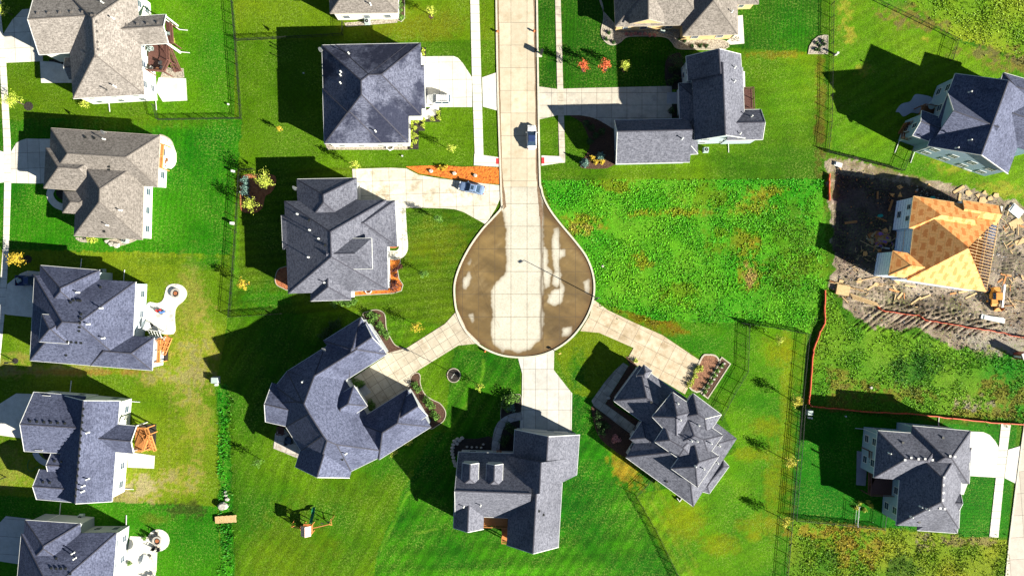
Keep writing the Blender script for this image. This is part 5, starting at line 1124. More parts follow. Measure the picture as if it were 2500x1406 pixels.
# ---------------------------------------------------------------- vehicles
PAINT = dict(silver=noisy('blue silver paint', (.20,.29,.46), (.18,.26,.42), 1, .25, metal=.2, spec=.6), white=noisy('white paint', (.72,.73,.74), (.66,.67,.68), 1, .25, spec=.5), navy=noisy('dark blue paint', (.035,.06,.16), (.03,.05,.13), 1, .3, metal=.3, spec=.6))
LAMP = noisy('lamp lens', (.6,.62,.62), (.5,.52,.52), 3, .15); TAIL = noisy('red lens', (.35,.01,.012), (.25,.01,.01), 3, .2)
def car(u, v, head, kind, paint, label, Ln=4.75, Wd=1.84, top=None):
    hz = 1.45 if kind == 'sedan' else 1.78
    p = P(u, v, .8); root = empty('car' if kind != 'pickup' else 'pickup_truck', (0, 0, 0), label, 'car' if kind != 'pickup' else 'pickup', None); hw = Wd/2; hl = Ln/2
    # (x, half width, top height) along the body, front at +x
    bs = [(-hl,.80*hw,.62),(-hl+.08,.9*hw,.86),(-hl+.5,.98*hw,.98),(-.9,hw,1.0),(.2,hw,.98),(hl-1.35,.98*hw,.95),(hl-.5,.92*hw,.80),(hl-.12,.80*hw,.66),(hl,.62*hw,.5)]
    if kind != 'sedan': bs = [(x, w_, z+(.12 if x < 1.4 else .1)) for x, w_, z in bs]
    if kind == 'pickup': bs = [(x, w_, z) for x, w_, z in bs]
    def loft(m, st, z0):
        rings = []
        for x, w_, z in st: rings.append([(x, -w_*.96, z0), (x, -w_, z0+(z-z0)*.45), (x, -w_*.96, z-.1), (x, -w_*.84, z), (x, 0, z+.04), (x, w_*.84, z), (x, w_*.96, z-.1), (x, w_, z0+(z-z0)*.45), (x, w_*.96, z0)])
        n = 9; vs = sum(rings, []); fs = [(i*n+k, i*n+(k+1) % n, (i+1)*n+(k+1) % n, (i+1)*n+k) for i in range(len(st)-1) for k in range(n)]+[tuple(range(n))[::-1], tuple(range((len(st)-1)*n, len(st)*n))]
        m.mesh(vs, fs)
    m = MB()
    if kind == 'pickup':
        loft(m, [s_ for s_ in bs if s_[0] > -.6] if False else [(-.55,hw,1.1)]+[s_ for s_ in bs if s_[0] > -.5], .3)
        x0, x1 = -hl, -.55; m.box(((x0+x1)/2, 0, .62), (x1-x0, Wd*.96, .1)); 
        for sg in (-1, 1): m.box(((x0+x1)/2, sg*(hw-.05), .82), (x1-x0, .1, .56))
        m.box((x0+.04, 0, .82), (.08, Wd*.94, .56))
    else: loft(m, bs, .28)
    m.build('body', PAINT[paint], root, smooth=False)
    if kind == 'sedan': g0, g1, r0, r1 = -1.75, 1.05, -.95, .25
    elif kind == 'suv': g0, g1, r0, r1 = -hl+.12, 1.05, -hl+.45, .35
    else: g0, g1, r0, r1 = -.5, 1.15, -.35, .45
    zb = 1.0 if kind == 'sedan' else 1.1
    def frust(m, a0, a1, wb, b0, b1, wt, z0, z1):
        m.mesh([(a0,-wb,z0),(a1,-wb,z0),(a1,wb,z0),(a0,wb,z0),(b0,-wt,z1),(b1,-wt,z1),(b1,wt,z1),(b0,wt,z1)], [(0,3,2,1),(4,5,6,7),(0,1,5,4),(1,2,6,5),(2,3,7,6),(3,0,4,7)])
    m = MB(); frust(m, g0, g1, hw*.88, r0, r1, hw*.70, zb-.03, hz-.05); m.build('window_glass', MAT['glass'], root)
    m = MB(); frust(m, r0-.03, r1+.03, hw*.72, r0+.05, r1-.05, hw*.66, hz-.06, hz)
    for sg in (-1, 1):
        for (xa, xb) in ((g1, r1), (g0, r0)): m.beam((xa, sg*hw*.88, zb), (xb, sg*hw*.71, hz-.05), .07, .07)
        m.beam(((g0+g1)/2, sg*hw*.89, zb), ((r0+r1)/2, sg*hw*.72, hz-.05), .08, .05)
    m.build('roof', top or PAINT[paint], root)
    if kind == 'sedan' and paint == 'silver': m = MB(); m.box(((r0+r1)/2+.15, 0, hz+.012), (.5, .75, .02)); m.build('sunroof', MAT['glass'], root)
    if kind == 'suv':
        m = MB()
        for sg in (-1, 1): m.beam((r0+.15, sg*hw*.62, hz+.07), (r1-.2, sg*hw*.62, hz+.07), .05, .05); m.box((r0+.2, sg*hw*.62, hz+.02), (.08, .05, .1)); m.box((r1-.25, sg*hw*.62, hz+.02), (.08, .05, .1))
        for i in range(4): m.beam((r0+.3+i*.36, -hw*.62, hz+.1), (r0+.3+i*.36, hw*.62, hz+.05), .035, .03)
        m.build('roof_rack', MAT['black'], root)
    for x in (-hl+.85, hl-.9):
        for sg in (-1, 1):
            t = MB(); t.cyl((x, sg*(hw-.22), .33), (x, sg*(hw+.01), .33), .34, n=18); wh_ = t.build('wheel', MAT['dark'], root)
            t = MB(); t.cyl((x, sg*(hw+.0), .33), (x, sg*(hw+.025), .33), .2, n=12); t.build('rim', MAT['metal'], wh_)
    for sg in (-1, 1):
        t = MB(); t.box((hl-.18, sg*hw*.66, .66), (.22, .32, .13)); t.build('headlight', LAMP, root)
        t = MB(); t.box((-hl+.04, sg*hw*.72, .8), (.1, .28, .18)); t.build('tail_light', TAIL, root)
        t = MB(); t.box((g1-.25, sg*(hw+.1), zb+.02), (.14, .2, .14)); t.build('mirror', PAINT[paint], root)
    t = MB(); t.box((hl-.02, 0, .42), (.08, Wd*.5, .12)); t.build('grille', MAT['black'], root)
    root.location = (p.x, p.y, .065 if kind != 'x' else 0); root.rotation_euler = (0, 0, R(head)); return root
car(1151, 459, 168, 'sedan', 'silver', 'blue-silver sedan with a sunroof parked on the curving driveway beside the orange mulch', 5.0)
car(1071, 243, 180, 'suv', 'white', 'white SUV with a black roof rack parked by the garage of the square dark-roofed house', 4.7, 2.0)
o_ = car(1298, 335, 90, 'sedan', 'white', 'white car with dark glass parked at the right kerb of the street', 4.7, top=PAINT['navy']); o_.location.z = .025
car(71, 685, 0, 'pickup', 'navy', 'dark blue pickup truck with a loaded bed in the shaded driveway on the left edge', 4.9, 1.95)
m = MB()
for i in range(9): m.box(P(50+random.uniform(0, 9), 680+random.uniform(0, 11), 0)+Vector((0, 0, .85+random.uniform(0, .25))), (.5, .35, .3), random.uniform(0, 3))
tag(m.build('cargo_pile', MAT['greybox'], fix=False), 'jumble of grey boxes heaped in the bed of the dark blue pickup', 'cargo', kind='stuff')
# ---------------------------------------------------------------- decks (parts of their houses)
def deck(hk, px, z, mat='wood', rail=True, name='deck', open_edges=()):
    h = HOUSES[hk]; W = [P(u, v, z) for u, v in px]; m = MB(); m.prism([w_[:2] for w_ in W], z-.22, z, bottom=True)
    n = len(W)
    # board lines: thin gaps shown by slightly proud boards
    a, b, d = W[0], W[1], W[-1]; L = (d-a).length; k = int(L/.3)
    for i in range(k):
        p = a.lerp(d, (i+.5)/k); q = b.lerp(W[2], (i+.5)/k); m.beam(p+Vector((0, 0, .012)), q+Vector((0, 0, .012)), .24, .03)
    o = m.build(name, MAT[mat], h.root); 
    ps = MB()
    for w_ in W: ps.beam((w_.x, w_.y, 0), (w_.x, w_.y, z-.2), .16, .16)
    ps.build('deck_posts', MAT[mat], h.root) if False else None
    for w_ in W:
        q = MB(); q.beam((w_.x, w_.y, -.05), (w_.x, w_.y, z-.2), .16, .16); q.build('support_post', MAT[mat], o)
    if rail:
        r = MB()
        for i in range(n):
            if i in open_edges: continue
            p, q = W[i], W[(i+1) % n]; r.beam(p+Vector((0, 0, 1.0)), q+Vector((0, 0, 1.0)), .12, .05); r.beam(p+Vector((0, 0, .15)), q+Vector((0, 0, .15)), .05, .05)
            L = (q-p).length; k = max(1, int(L/.16))
            for j in range(k): c = p.lerp(q, (j+.5)/k); r.beam(c+Vector((0, 0, .1)), c+Vector((0, 0, 1.0)), .035, .035)
            for j in range(max(2, int(L/1.8)+1)): c = p.lerp(q, j/(max(2, int(L/1.8)+1)-1)); r.beam(c, c+Vector((0, 0, 1.1)), .11, .11)
        r.build('railing', MAT[mat], o)
    return o
def stairs(hk, a, b, z0, z1, wd, mat='wood', z=None):
    h = HOUSES[hk]; A = P(a[0], a[1], z1); Bp = P(b[0], b[1], z0); A.z = z1; Bp.z = z0; d = Bp-A; s = Vector((-d.y, d.x, 0)).normalized()*wd/2; n = max(3, int((z1-z0)/.19)); m = MB()
    for i in range(n): c = A.lerp(Bp, (i+.5)/n); m.beam(c-s, c+s, .29, .05)
    for sg in (-1, 1):
        m.beam(A+s*sg, Bp+s*sg, .07, .25); m.beam(A+s*sg+Vector((0, 0, .95)), Bp+s*sg+Vector((0, 0, .95)), .1, .05)
        for i in range(5): c = A.lerp(Bp, i/4)+s*sg; m.beam(c, c+Vector((0, 0, .95)), .08, .08)
    m.build('stairs', MAT[mat], h.root)
deck('h1', [(362,110),(412,108),(414,150),(402,176),(362,174)], 2.9, 'woodd', open_edges=(4,)); stairs('h1', (408,112), (436,176), .1, 2.9, 1.2, 'woodd'); stairs('h1', (420,70), (440,108), .1, 2.4, 1.0, 'woodd') if False else None
deck('h1', [(404,52),(420,60),(424,106),(408,108)], 2.9, 'woodd', open_edges=(3,))
deck('h2', [(388,352),(400,354),(396,412),(386,410)], 2.6, 'wood2', open_edges=(3,))
deck('h3', [(376,828),(392,830),(390,884),(374,882)], 2.6, 'wood2', open_edges=(3,)); stairs('h3', (398,830), (386,868), .1, 2.6, 1.2, 'wood2'); stairs('h3', (414,822), (398,862), .1, 2.2, 1.1, 'wood2')
deck('h4', [(332,1042),(360,1044),(366,1060),(352,1100),(328,1098)], 2.6, 'wood2', open_edges=(4,)); stairs('h4', (362,1062), (374,1098), .1, 2.6, 1.2, 'wood2')
deck('h10', [(1180,1250),(1240,1252),(1239,1284),(1180,1282)], 2.5, 'wood2', open_edges=(0,1,3)); deck('h10', [(1226,1286),(1239,1286),(1238,1322),(1225,1321)], 1.8, 'wood2', open_edges=(1,))
deck('h12', [(1815,218),(1836,217),(1838,268),(1815,268)], 1.2, 'woodd', open_edges=(3,))
deck('h14', [(2252,258),(2280,262),(2300,290),(2232,340),(2226,333)], 2.7, 'wood', open_edges=(1,)); stairs('h14', (2215,300), (2200,325), .1, 2.7, 1.1, 'wood'); stairs('h14', (2200,330), (2245,342), .8, 2.6, 1.2, 'wood')
deck('h16', [(2122,1100),(2140,1100),(2140,1160),(2182,1160),(2180,1208),(2120,1206)], 2.8, 'woodd', open_edges=(1,2,3))
deck('h9', [(680,1040),(694,1042),(692,1060),(679,1058)], 1.0, 'woodd')
for hk, u, v, z_ in (('h1',404,37,5.3),('h1',410,106,5.3),('h4',330,1042,4.7),('h4',323,1104,4.7)): p = MB(); w_ = P(u, v, z_); p.beam((w_.x-.3, w_.y, 0), (w_.x-.3, w_.y, z_), .22, .22); p.build('porch_column', MAT['white'], HOUSES[hk].root)
for hk, pts in (('h1', [((404,48),(441,76),(459,77)),((409,105),(446,130),(464,131))]),):
    for q in pts:
        m = MB(); a = P(*q[0], 5.2); b = P(*q[1], .1); c = P(*q[2], .05); b2 = Vector((a.x+.1, a.y, .3)); m.beam(a, b2, .12, .12); m.beam(b2, b2+Vector((1.6, -.1, -.15)), .13, .1); m.build('downspout', MAT['white'], HOUSES[hk].root)

# ---------------------------------------------------------------- furniture and yard things
def chair(u, v, rz, label, group, mat='black', z=0.08, cushion='stone', name='patio_chair'):
    p = P(u, v, z); r = empty(name, (p.x, p.y, z), label, 'chair', group); ox, oy = p.x, p.y; o = parent_world(r)
    def loc(m): m.v = [(x+o.x, y+o.y, w_+o.z) for x, y, w_ in m.v]; return m
    m = MB(); m.box((0, 0, .42), (.62, .6, .12)); loc(m).build('seat', MAT[cushion], r)
    m = MB(); m.box((-.3, 0, .72), (.1, .6, .55)); loc(m).build('backrest', MAT[cushion if cushion != 'stone' else mat], r)
    for sg in (-1, 1):
        m = MB(); m.beam((-.3, sg*.33, .64), (.3, sg*.33, .62), .07, .05); m.beam((.29, sg*.33, .6), (.29, sg*.33, .3), .05, .05); loc(m).build('armrest', MAT[mat], r)
        for sx in (-1, 1): m = MB(); m.beam((sx*.27, sg*.28, .36), (sx*.3, sg*.3, 0), .05, .05); loc(m).build('leg', MAT[mat], r)
    r.rotation_euler = (0, 0, R(rz)); return r
def chairs(pts, label, group, **k):
    for u, v, a in pts: chair(u, v, a, label, group, **k)
chairs([(366,124,-120),(374,122,-90)], 'dark cushioned chair on the brown deck, at its shaded upper end', 'upper deck chairs', z=2.93, mat='dark', cushion='greybox')
chairs([(372,168,60),(394,156,180),(397,167,150)], 'pale cushioned chair on the brown deck by the stairs', 'lower deck chairs', z=2.93, mat='dark')
chairs([(414,85,0)], 'grey chair on the narrow upper deck under the gable', None, z=2.93, cushion='greybox')
chairs([(390,392,10)], 'dark chair on the small cedar deck of the brown-roofed house', None, z=2.63, cushion='dark')
chairs([(403,384,180),(405,397,160),(404,406,120)], 'brown wooden chair on the half-round patio', 'chairs on the half-round patio', mat='wood', cushion='wood')
chairs([(384,1300,-100),(371,1309,-40)], 'dark frame chair above the round fire pit', 'chairs above the fire pit', cushion='dark'); chairs([(389,1338,100),(378,1335,70)], 'black wire chair below the round fire pit', 'chairs below the fire pit', cushion='dark')
chairs([(345,1035,20)], 'brown chair on the bright cedar deck', None, z=2.63, mat='wood', cushion='wood') if False else None
chairs([(704,1068,30),(712,1078,200),(700,1080,90),(715,1066,260)], 'black chair on the shaded slate patio behind the angled house', 'chairs on the slate patio', cushion='dark')
chairs([(365,1409,90),(378,1404,120)], 'white slatted chair at the bottom edge of the left corner patio', 'white chairs at the bottom edge', mat='white', cushion='white')
chairs([(331,1096,90)], 'grey chair by the foot of the cedar deck', None)
def umbrella(u, v, rad, label, mat='white', z=2.5, foot=0.08):
    p = P(u, v, z); r = empty('patio_umbrella', (p.x, p.y, foot), label, 'umbrella'); m = MB(); m.cyl((p.x, p.y, foot), (p.x, p.y, z+.35), .035, n=8); m.build('pole', MAT['metal'], r)
    m = MB(); n = 8; ring = [(p.x+rad*math.cos(i*6.283/n), p.y+rad*math.sin(i*6.283/n), z-.25) for i in range(n)]; m.mesh(ring+[(p.x, p.y, z+.35)], [(i, (i+1) % n, n) for i in range(n)]+[tuple(range(n))[::-1]]); m.build('canopy', MAT[mat], r)
    m = MB(); m.cyl((p.x, p.y, foot), (p.x, p.y, foot+.12), .28, n=12); m.build('base', MAT['dark'], r)
umbrella(349, 1368, 1.15, 'big white patio umbrella on the bottom left patio'); umbrella(354, 795, .9, 'white round umbrella beside the blue-grey house wall on the keyhole patio')
umbrella(1, 1, 1, 'x') if False else None
m = MB(); p = P(2268, 263, 3.5); 
def table(u, v, r0, label, z=.08, mat='greybox', rect=None, rz=0):
    p = P(u, v, z); r = empty('patio_table', (p.x, p.y, z), label, 'table'); m = MB()
    if rect: m.box((p.x, p.y, z+.72), (rect[0], rect[1], .05), R(rz))
    else: m.cyl((p.x, p.y, z+.69), (p.x, p.y, z+.74), r0, n=18)
    m.build('tabletop', MAT[mat], r); q0 = r0*.6
    for a in range(4): m = MB(); m.beam((p.x+q0*math.cos(a*1.57+.78), p.y+q0*math.sin(a*1.57+.78), z), (p.x+q0*math.cos(a*1.57+.78), p.y+q0*math.sin(a*1.57+.78), z+.7), .05, .05); m.build('leg', MAT['black'], r)
table(360, 150, .6, 'white table against the wall on the brown deck', 2.93, 'white', (.9,1.3)); table(706, 1073, .7, 'dark glass table on the shaded slate patio', mat='glass'); table(2268, 262, .6, 'green table on the deck of the two-storey blue-grey house', 2.7, 'greybox')
table(369, 1366, .5, 'white oval table right of the big patio umbrella', mat='white'); table(389, 172, .35, 'small reddish table between the deck chairs', 2.93, 'wood'); table(409, 392, .45, 'brown table on the half-round patio', mat='wood')
def firepit(u, v, rad, label):
    p = P(u, v, .1); r = empty('fire_pit', (p.x, p.y, .08), label, 'fire pit'); m = MB(); n = 20
    for i in range(n):
        a = i*6.283/n
        for k in range(2): m.box((p.x+rad*math.cos(a+k*.15), p.y+rad*math.sin(a+k*.15), .2+k*.2), (.28, rad*.31, .19), a+k*.15)
    m.build('stone_ring', MAT['stone'], r); m = MB(); m.cyl((p.x, p.y, .1), (p.x, p.y, .34), rad*.8, n=18); m.build('fire_bowl', MAT['dark'], r); m = MB(); m.cyl((p.x, p.y, .34), (p.x, p.y, .37), rad*.5, n=10); m.build('ash', MAT['redmulch'], r)
firepit(430, 716, .75, 'round fire pit in the head of the keyhole patio'); firepit(385, 1319, .75, 'round fire pit on the circular bottom left patio')
def lounger_pile(u, v, label, cols, z=.08):
    p = P(u, v, z); r = empty('tricycle', (p.x, p.y, z), label, 'ride-on toy'); m = MB(); m.box((p.x, p.y, z+.35), (.9, .35, .2), R(20)); m.box((p.x-.35, p.y, z+.6), (.15, .4, .3), R(20)); m.build('frame', cols[0], r)
    for dx_, dy_ in ((.42,.1),(-.35,.3),(-.3,-.35)): m = MB(); m.cyl((p.x+dx_, p.y+dy_-.05, z+.2), (p.x+dx_, p.y+dy_+.05, z+.2), .2, n=12); m.build('wheel', MAT['dark'], r)
lounger_pile(399, 762, 'blue ride-on toy on the keyhole patio', (plain('toy blue', (.08,.18,.45)),)); lounger_pile(390, 758, 'red ride-on toy left of the blue one on the keyhole patio', (plain('toy red', (.5,.03,.03)),))
m = MB()
for i in range(5): a = P(366+i*7, 806+i*1.5, 1.5); b = P(372+i*7, 818+i*1.5, 1.5); m.beam((a.x, a.y, 2.2), (b.x, b.y, 2.2), .1, .15)
for q in ((364,805),(396,811),(368,820),(400,824)): a = P(*q, 1); m.beam((a.x, a.y, .05), (a.x, a.y, 2.2), .12, .12)
for q, s_ in (((364,805),(396,811)),((368,820),(400,824))): a = P(*q, 2.2); b = P(*s_, 2.2); m.beam(a, b, .12, .16)
tag(m.build('pergola', MAT['white'], fix=False), 'small white pergola at the lower end of the keyhole patio', 'pergola')
def ac(u, v, label, z=.05):
    p = P(u, v, .5); r = empty('air_conditioner', (p.x, p.y, z), label, 'air conditioner'); m = MB(); m.box((p.x, p.y, .45), (.85, .85, .75)); m.box((p.x, p.y, .05), (1.05, 1.05, .1)); m.build('casing', MAT['greybox'], r)
    m = MB(); m.cyl((p.x, p.y, .83), (p.x, p.y, .86), .33, n=16); m.build('fan_grille', MAT['black'], r); m = MB(); m.cyl((p.x, p.y, .86), (p.x, p.y, .89), .1, n=10); m.build('hub', MAT['metal'], r)
ac(896, 53, 'air conditioner against the white wall of the top edge house'); ac(1724, 366, 'air conditioner at the south wall of the tall gabled house'); ac(249, 663, 'air conditioner in the notch above the blue-grey hip roof'); ac(197, 1262, 'air conditioner above the bottom left house'); ac(305, 587, 'air conditioner in the rock bed under the brown roof')
ac(1618, 72, 'air conditioner in the shaded corner of the river rock bed'); ac(2473, 398, 'air conditioner under the corner of the two-storey blue-grey house') if False else None
def ubox(u, v, s, label, rz=0, h=.9, mat='greybox'):
    p = P(u, v, h*.7); r = empty('utility_box', (p.x, p.y, 0), label, 'utility box'); m = MB(); m.box((p.x, p.y, .06), (s*1.25, s*1.15, .12), R(rz)); m.build('base', MAT['stone'], r)
    m = MB(); m.box((p.x, p.y, h/2+.06), (s, s*.85, h-.05), R(rz)); m.build('cabinet', MAT[mat], r); m = MB(); m.box((p.x, p.y, h+.07), (s*1.06, s*.92, .05), R(rz)); m.build('lid', MAT[mat], r)
ubox(525, 928, 1.15, 'large grey-green transformer box at the back of the dry yards'); ubox(528, 939, .4, 'small pale pedestal below the large transformer box', mat='white', h=.6)
ubox(1977, 1007, .9, 'grey transformer box in the shaded corner inside the fence, lower right'); ubox(1975, 1019, .3, 'small white pedestal under the shaded transformer box, the left one', mat='white', h=.5); ubox(1981, 1020, .3, 'small white pedestal under the shaded transformer box, the right one', mat='white', h=.5)
ubox(2044, 131, .35, 'white utility pedestal beside the quarter-round rock bed', mat='white', h=1.1); ubox(568, 418, .4, 'white pedestal at the fence corner near the rust-red bed', mat='white', h=.8); ubox(566, 545, .5, 'white pedestal against the fence left of the many-hipped house', mat='white', h=.9)
ubox(557, 255, .25, 'tiny white cap in the fenced lawn of the top left house', mat='white', h=.3); ubox(741, 179, .22, 'tiny white cap in the shaded lawn left of the square dark roof', mat='white', h=.25); ubox(982, 381, .22, 'tiny white cap in the lawn above the orange mulch', mat='white', h=.25); ubox(2065, 1016, .22, 'tiny white cap in the shaded lower right yard', mat='white', h=.25)
def hydrant(u, v, label, mat):
    p = P(u, v, .4); r = empty('fire_hydrant', (p.x, p.y, 0), label, 'hydrant'); m = MB(); m.cyl((p.x, p.y, 0), (p.x, p.y, .55), .17, .15, n=12); m.cyl((p.x, p.y, .55), (p.x, p.y, .72), .2, .06, n=12); m.build('barrel', mat, r)
    for a in (0, 2.1, 4.2): m = MB(); m.cyl((p.x, p.y, .42), (p.x+.25*math.cos(a), p.y+.25*math.sin(a), .42), .07, n=8); m.build('outlet', mat, r)
HY = plain('hydrant orange', (.45,.11,.03)); hydrant(1184, 857, 'rust-orange hydrant in the lawn just below the cul-de-sac kerb', HY); hydrant(1214, 77, 'small orange-brown marker at the left kerb near the top edge', HY); hydrant(1304, 76, 'small orange-brown marker at the right kerb near the top edge', HY)
m = MB(); p = P(1367, 863, 1.0); r = empty('mailbox', (p.x, p.y, 0), 'yellow mailbox on a post beside the south driveway mouth', 'mailbox'); m.beam((p.x, p.y, 0), (p.x, p.y, 1.0), .1, .1); m.build('post', MAT['wood'], r); m = MB(); m.box((p.x, p.y, 1.12), (.5, .22, .24), R(20)); m.build('box', plain('mailbox yellow', (.55,.42,.12)), r)
m = MB(); p = P(1322, 128, 1.0); r = empty('mailbox_cluster', (p.x, p.y, 0), 'dark mailbox cluster on a concrete pad at the right kerb near the top', 'mailbox'); m.box((p.x-.45, p.y-.15, .03), (1.2, .9, .08)); m.build('pad', MAT['kerb'], r); m = MB(); m.beam((p.x, p.y, .05), (p.x, p.y, .7), .25, .25); m.build('post', MAT['black'], r); m = MB(); m.box((p.x, p.y, 1.15), (.5, .9, .9), R(-15)); m.build('cabinet', MAT['black'], r)
def lamp(u, v, h, arm, label, ang):
    p = P(u, v); r = empty('street_lamp', (p.x, p.y, 0), label, 'street lamp'); m = MB(); m.cyl((p.x, p.y, 0), (p.x, p.y, h), .10, .06, n=10); m.build('pole', MAT['black'], r)
    d = Vector((math.cos(R(ang)), math.sin(R(ang)), 0)); t = Vector((p.x, p.y, h)); m = MB(); m.cyl(t, t+d*arm+Vector((0, 0, .15)), .045, n=8); m.build('arm', MAT['black'], r); e = t+d*arm
    m = MB(); m.box((e.x, e.y, h+.12), (.7, .32, .14), R(ang)); hd = m.build('lamp_head', MAT['black'], r); m = MB(); m.box((e.x, e.y, h+.03), (.5, .24, .04), R(ang)); m.build('lens', LAMP, hd)
lamp(1452, 725, 6.9, .7, 'tall black street lamp at the right edge of the cul-de-sac', 205)
lamp(37, 882, 2.4, .15, 'short green-topped yard lamp in the dry lawn on the left edge', 0); lamp(14, 1164, 2.4, .15, 'short green yard lamp at the left edge below the white driveway', 0)
# flagpole
p = P(1109, 912); r = empty('flagpole', (p.x, p.y, 0), 'white flagpole with a red and white flag in the round black bed', 'flagpole'); m = MB(); tp = Vector((p.x, p.y, 5.6)); m.cyl(p, tp, .07, .04, n=8); m.cyl(tp, tp+Vector((0, 0, .15)), .09, .02, n=8); m.build('pole', MAT['white'], r)
m = MB(); mm = [plain('flag red', (.55,.04,.06)), plain('flag white', (.7,.7,.7)), plain('flag blue', (.04,.06,.25))]
dv = Vector((-.75, .2, -.25))
for i in range(7):
    for k in range(8):
        wv = lambda t: Vector((0, .12*math.sin(t*1.3), 0)); a = tp+dv*(k/8*1.7)+wv(k)-Vector((0, 0, .3+i*.13)); b = tp+dv*((k+1)/8*1.7)+wv(k+1)-Vector((0, 0, .3+i*.13)); mi = 2 if (i < 4 and k < 3) else i % 2; m.face([a, b, b-Vector((0, 0, .13)), a-Vector((0, 0, .13))], mi)
m.build('flag', mm, r, fix=False)
# gazing balls in the rust-red bed
for u, v, c, lb in ((609,483,(.04,.16,.22),'teal glass gazing globe in the rust-red mulch bed'),(622,485,(.55,.22,.18),'pink gazing globe right of the teal one')):
    p = P(u, v, .5); m = MB(); m.cyl((p.x,p.y,0),(p.x,p.y,.45),.18,.1,n=10); n_ = 10; 
    for k in range(5): a0 = math.pi*k/5; a1 = math.pi*(k+1)/5; m.cyl((p.x,p.y,.7-.28*math.cos(a0)),(p.x,p.y,.7-.28*math.cos(a1)),max(.01,.28*math.sin(a0)),max(.01,.28*math.sin(a1)),n=12,cap=False)
    tag(m.build('garden_globe', plain('globe %d' % u, c)), lb, 'garden ornament')
# footbridge over the ditch
p = P(551, 1267, .3); r = empty('footbridge', (p.x, p.y, 0), 'small plank footbridge across the weedy ditch', 'footbridge'); m = MB()
for i in range(15): m.box((p.x-1.9+i*.27, p.y+(i-7)*.018, .32), (.24, 1.3+.06*(i % 3), .06), R(4))
m.build('planks', MAT['lumber'], r)
for sg in (-1, 1): m = MB(); m.beam((p.x-2, p.y+sg*.5-.13, .2), (p.x+2, p.y+sg*.5+.13, .2), .12, .18); m.build('beam', MAT['lumber'], r)
# play set
p = P(752, 1290, 1.5); r = empty('play_set', (p.x, p.y, 0), 'wooden play set with a green slide and pale canopy in the south-west lawn', 'play set')
def L_(dx_, dy_, z): return Vector((p.x+dx_, p.y+dy_, z))
for dx_ in (-.8, .8):
    for dy_ in (-.8, .8): m = MB(); m.beam(L_(dx_, dy_, 0), L_(dx_, dy_, 2.9), .12, .12); m.build('tower_post', MAT['wood2'], r)
m = MB(); m.box(L_(0, 0, 1.5), (1.8, 1.8, .12)); m.build('platform', MAT['wood2'], r)
CN = plain('faded pink canopy', (.62,.42,.34)); m = MB(); a = [L_(-.95,-.95,2.8),L_(-.95,.95,2.8),L_(0,.95,3.5),L_(0,-.95,3.5),L_(.95,.95,2.8),L_(.95,-.95,2.8)]; m.mesh(a, [(0,1,2,3),(3,2,4,5),(0,3,5),(1,4,2)]); m.build('canopy', CN, r)
m = MB()
for dy_ in (-.85, .85):
    for i in range(9): m.beam(L_(-.8+i*.2, dy_, 1.6), L_(-.8+i*.2, dy_, 2.2), .06, .04)
    m.beam(L_(-.85, dy_, 2.25), L_(.85, dy_, 2.25), .08, .08)
m.build('railing', plain('red stained wood', (.50,.10,.03)), r)
SG = plain('green slide plastic', (.01,.16,.08)); m = MB(); n = 9; pr = None
for i in range(n+1):
    t = i/n; c = L_(.55+.25*t, 1.0+2.7*t, 1.55-1.4*t+.12*math.sin(t*9)); cur = (c+Vector((-.28,0,.18)), c+Vector((-.25,0,0)), c+Vector((.25,0,0)), c+Vector((.28,0,.18)))
    if pr:
        for k in range(3): m.face([pr[k], pr[k+1], cur[k+1], cur[k]]); m.face([x-Vector((0,0,.05)) for x in (pr[k], cur[k], cur[k+1], pr[k+1])])
    pr = cur
m.build('slide', SG, r, fix=False)
m = MB(); m.beam(L_(.8, .3, 2.3), L_(4.2, 1.1, 2.3), .14, .14)
for dx_ in (-.7, .7): m.beam(L_(4.2, 1.1, 2.3), L_(4.3+dx_*.4, 1.1+dx_*1.3, 0), .11, .11)
m.beam(L_(4.4, .4, .9), L_(4.1, 1.8, .9), .08, .08); m.build('swing_frame', MAT['wood2'], r)
for k in (1.6, 2.8):
    m = MB(); c = L_(.8+k, .3+k*.24, 2.3)
    for s_ in (-.22, .22): m.beam(c+Vector((s_, 0, 0)), c+Vector((s_, 0, -1.75)), .025, .025)
    m.box(c+Vector((0, 0, -1.78)), (.5, .2, .05)); m.build('swing', MAT['dark'], r)
m = MB(); m.beam(L_(-.8, .2, 2.1), L_(-3.0, .6, 2.1), .12, .12)
for k in (-.6, .6): m.beam(L_(-3.0, .6, 2.1), L_(-3.1, .6+k, 0), .1, .1)
for i in range(7): m.beam(L_(-1-i*.28, .0+i*.05, 2.05), L_(-1-i*.28, .55+i*.05, 2.05), .05, .05)
m.build('monkey_bars', MAT['wood2'], r); m = MB(); m.box(L_(-1.3, -.2, .5), (1.0, .9, .08)); m.box(L_(-1.3, -.2, .25), (.8, .7, .4)); m.build('sandbox_table', MAT['wood2'], r)
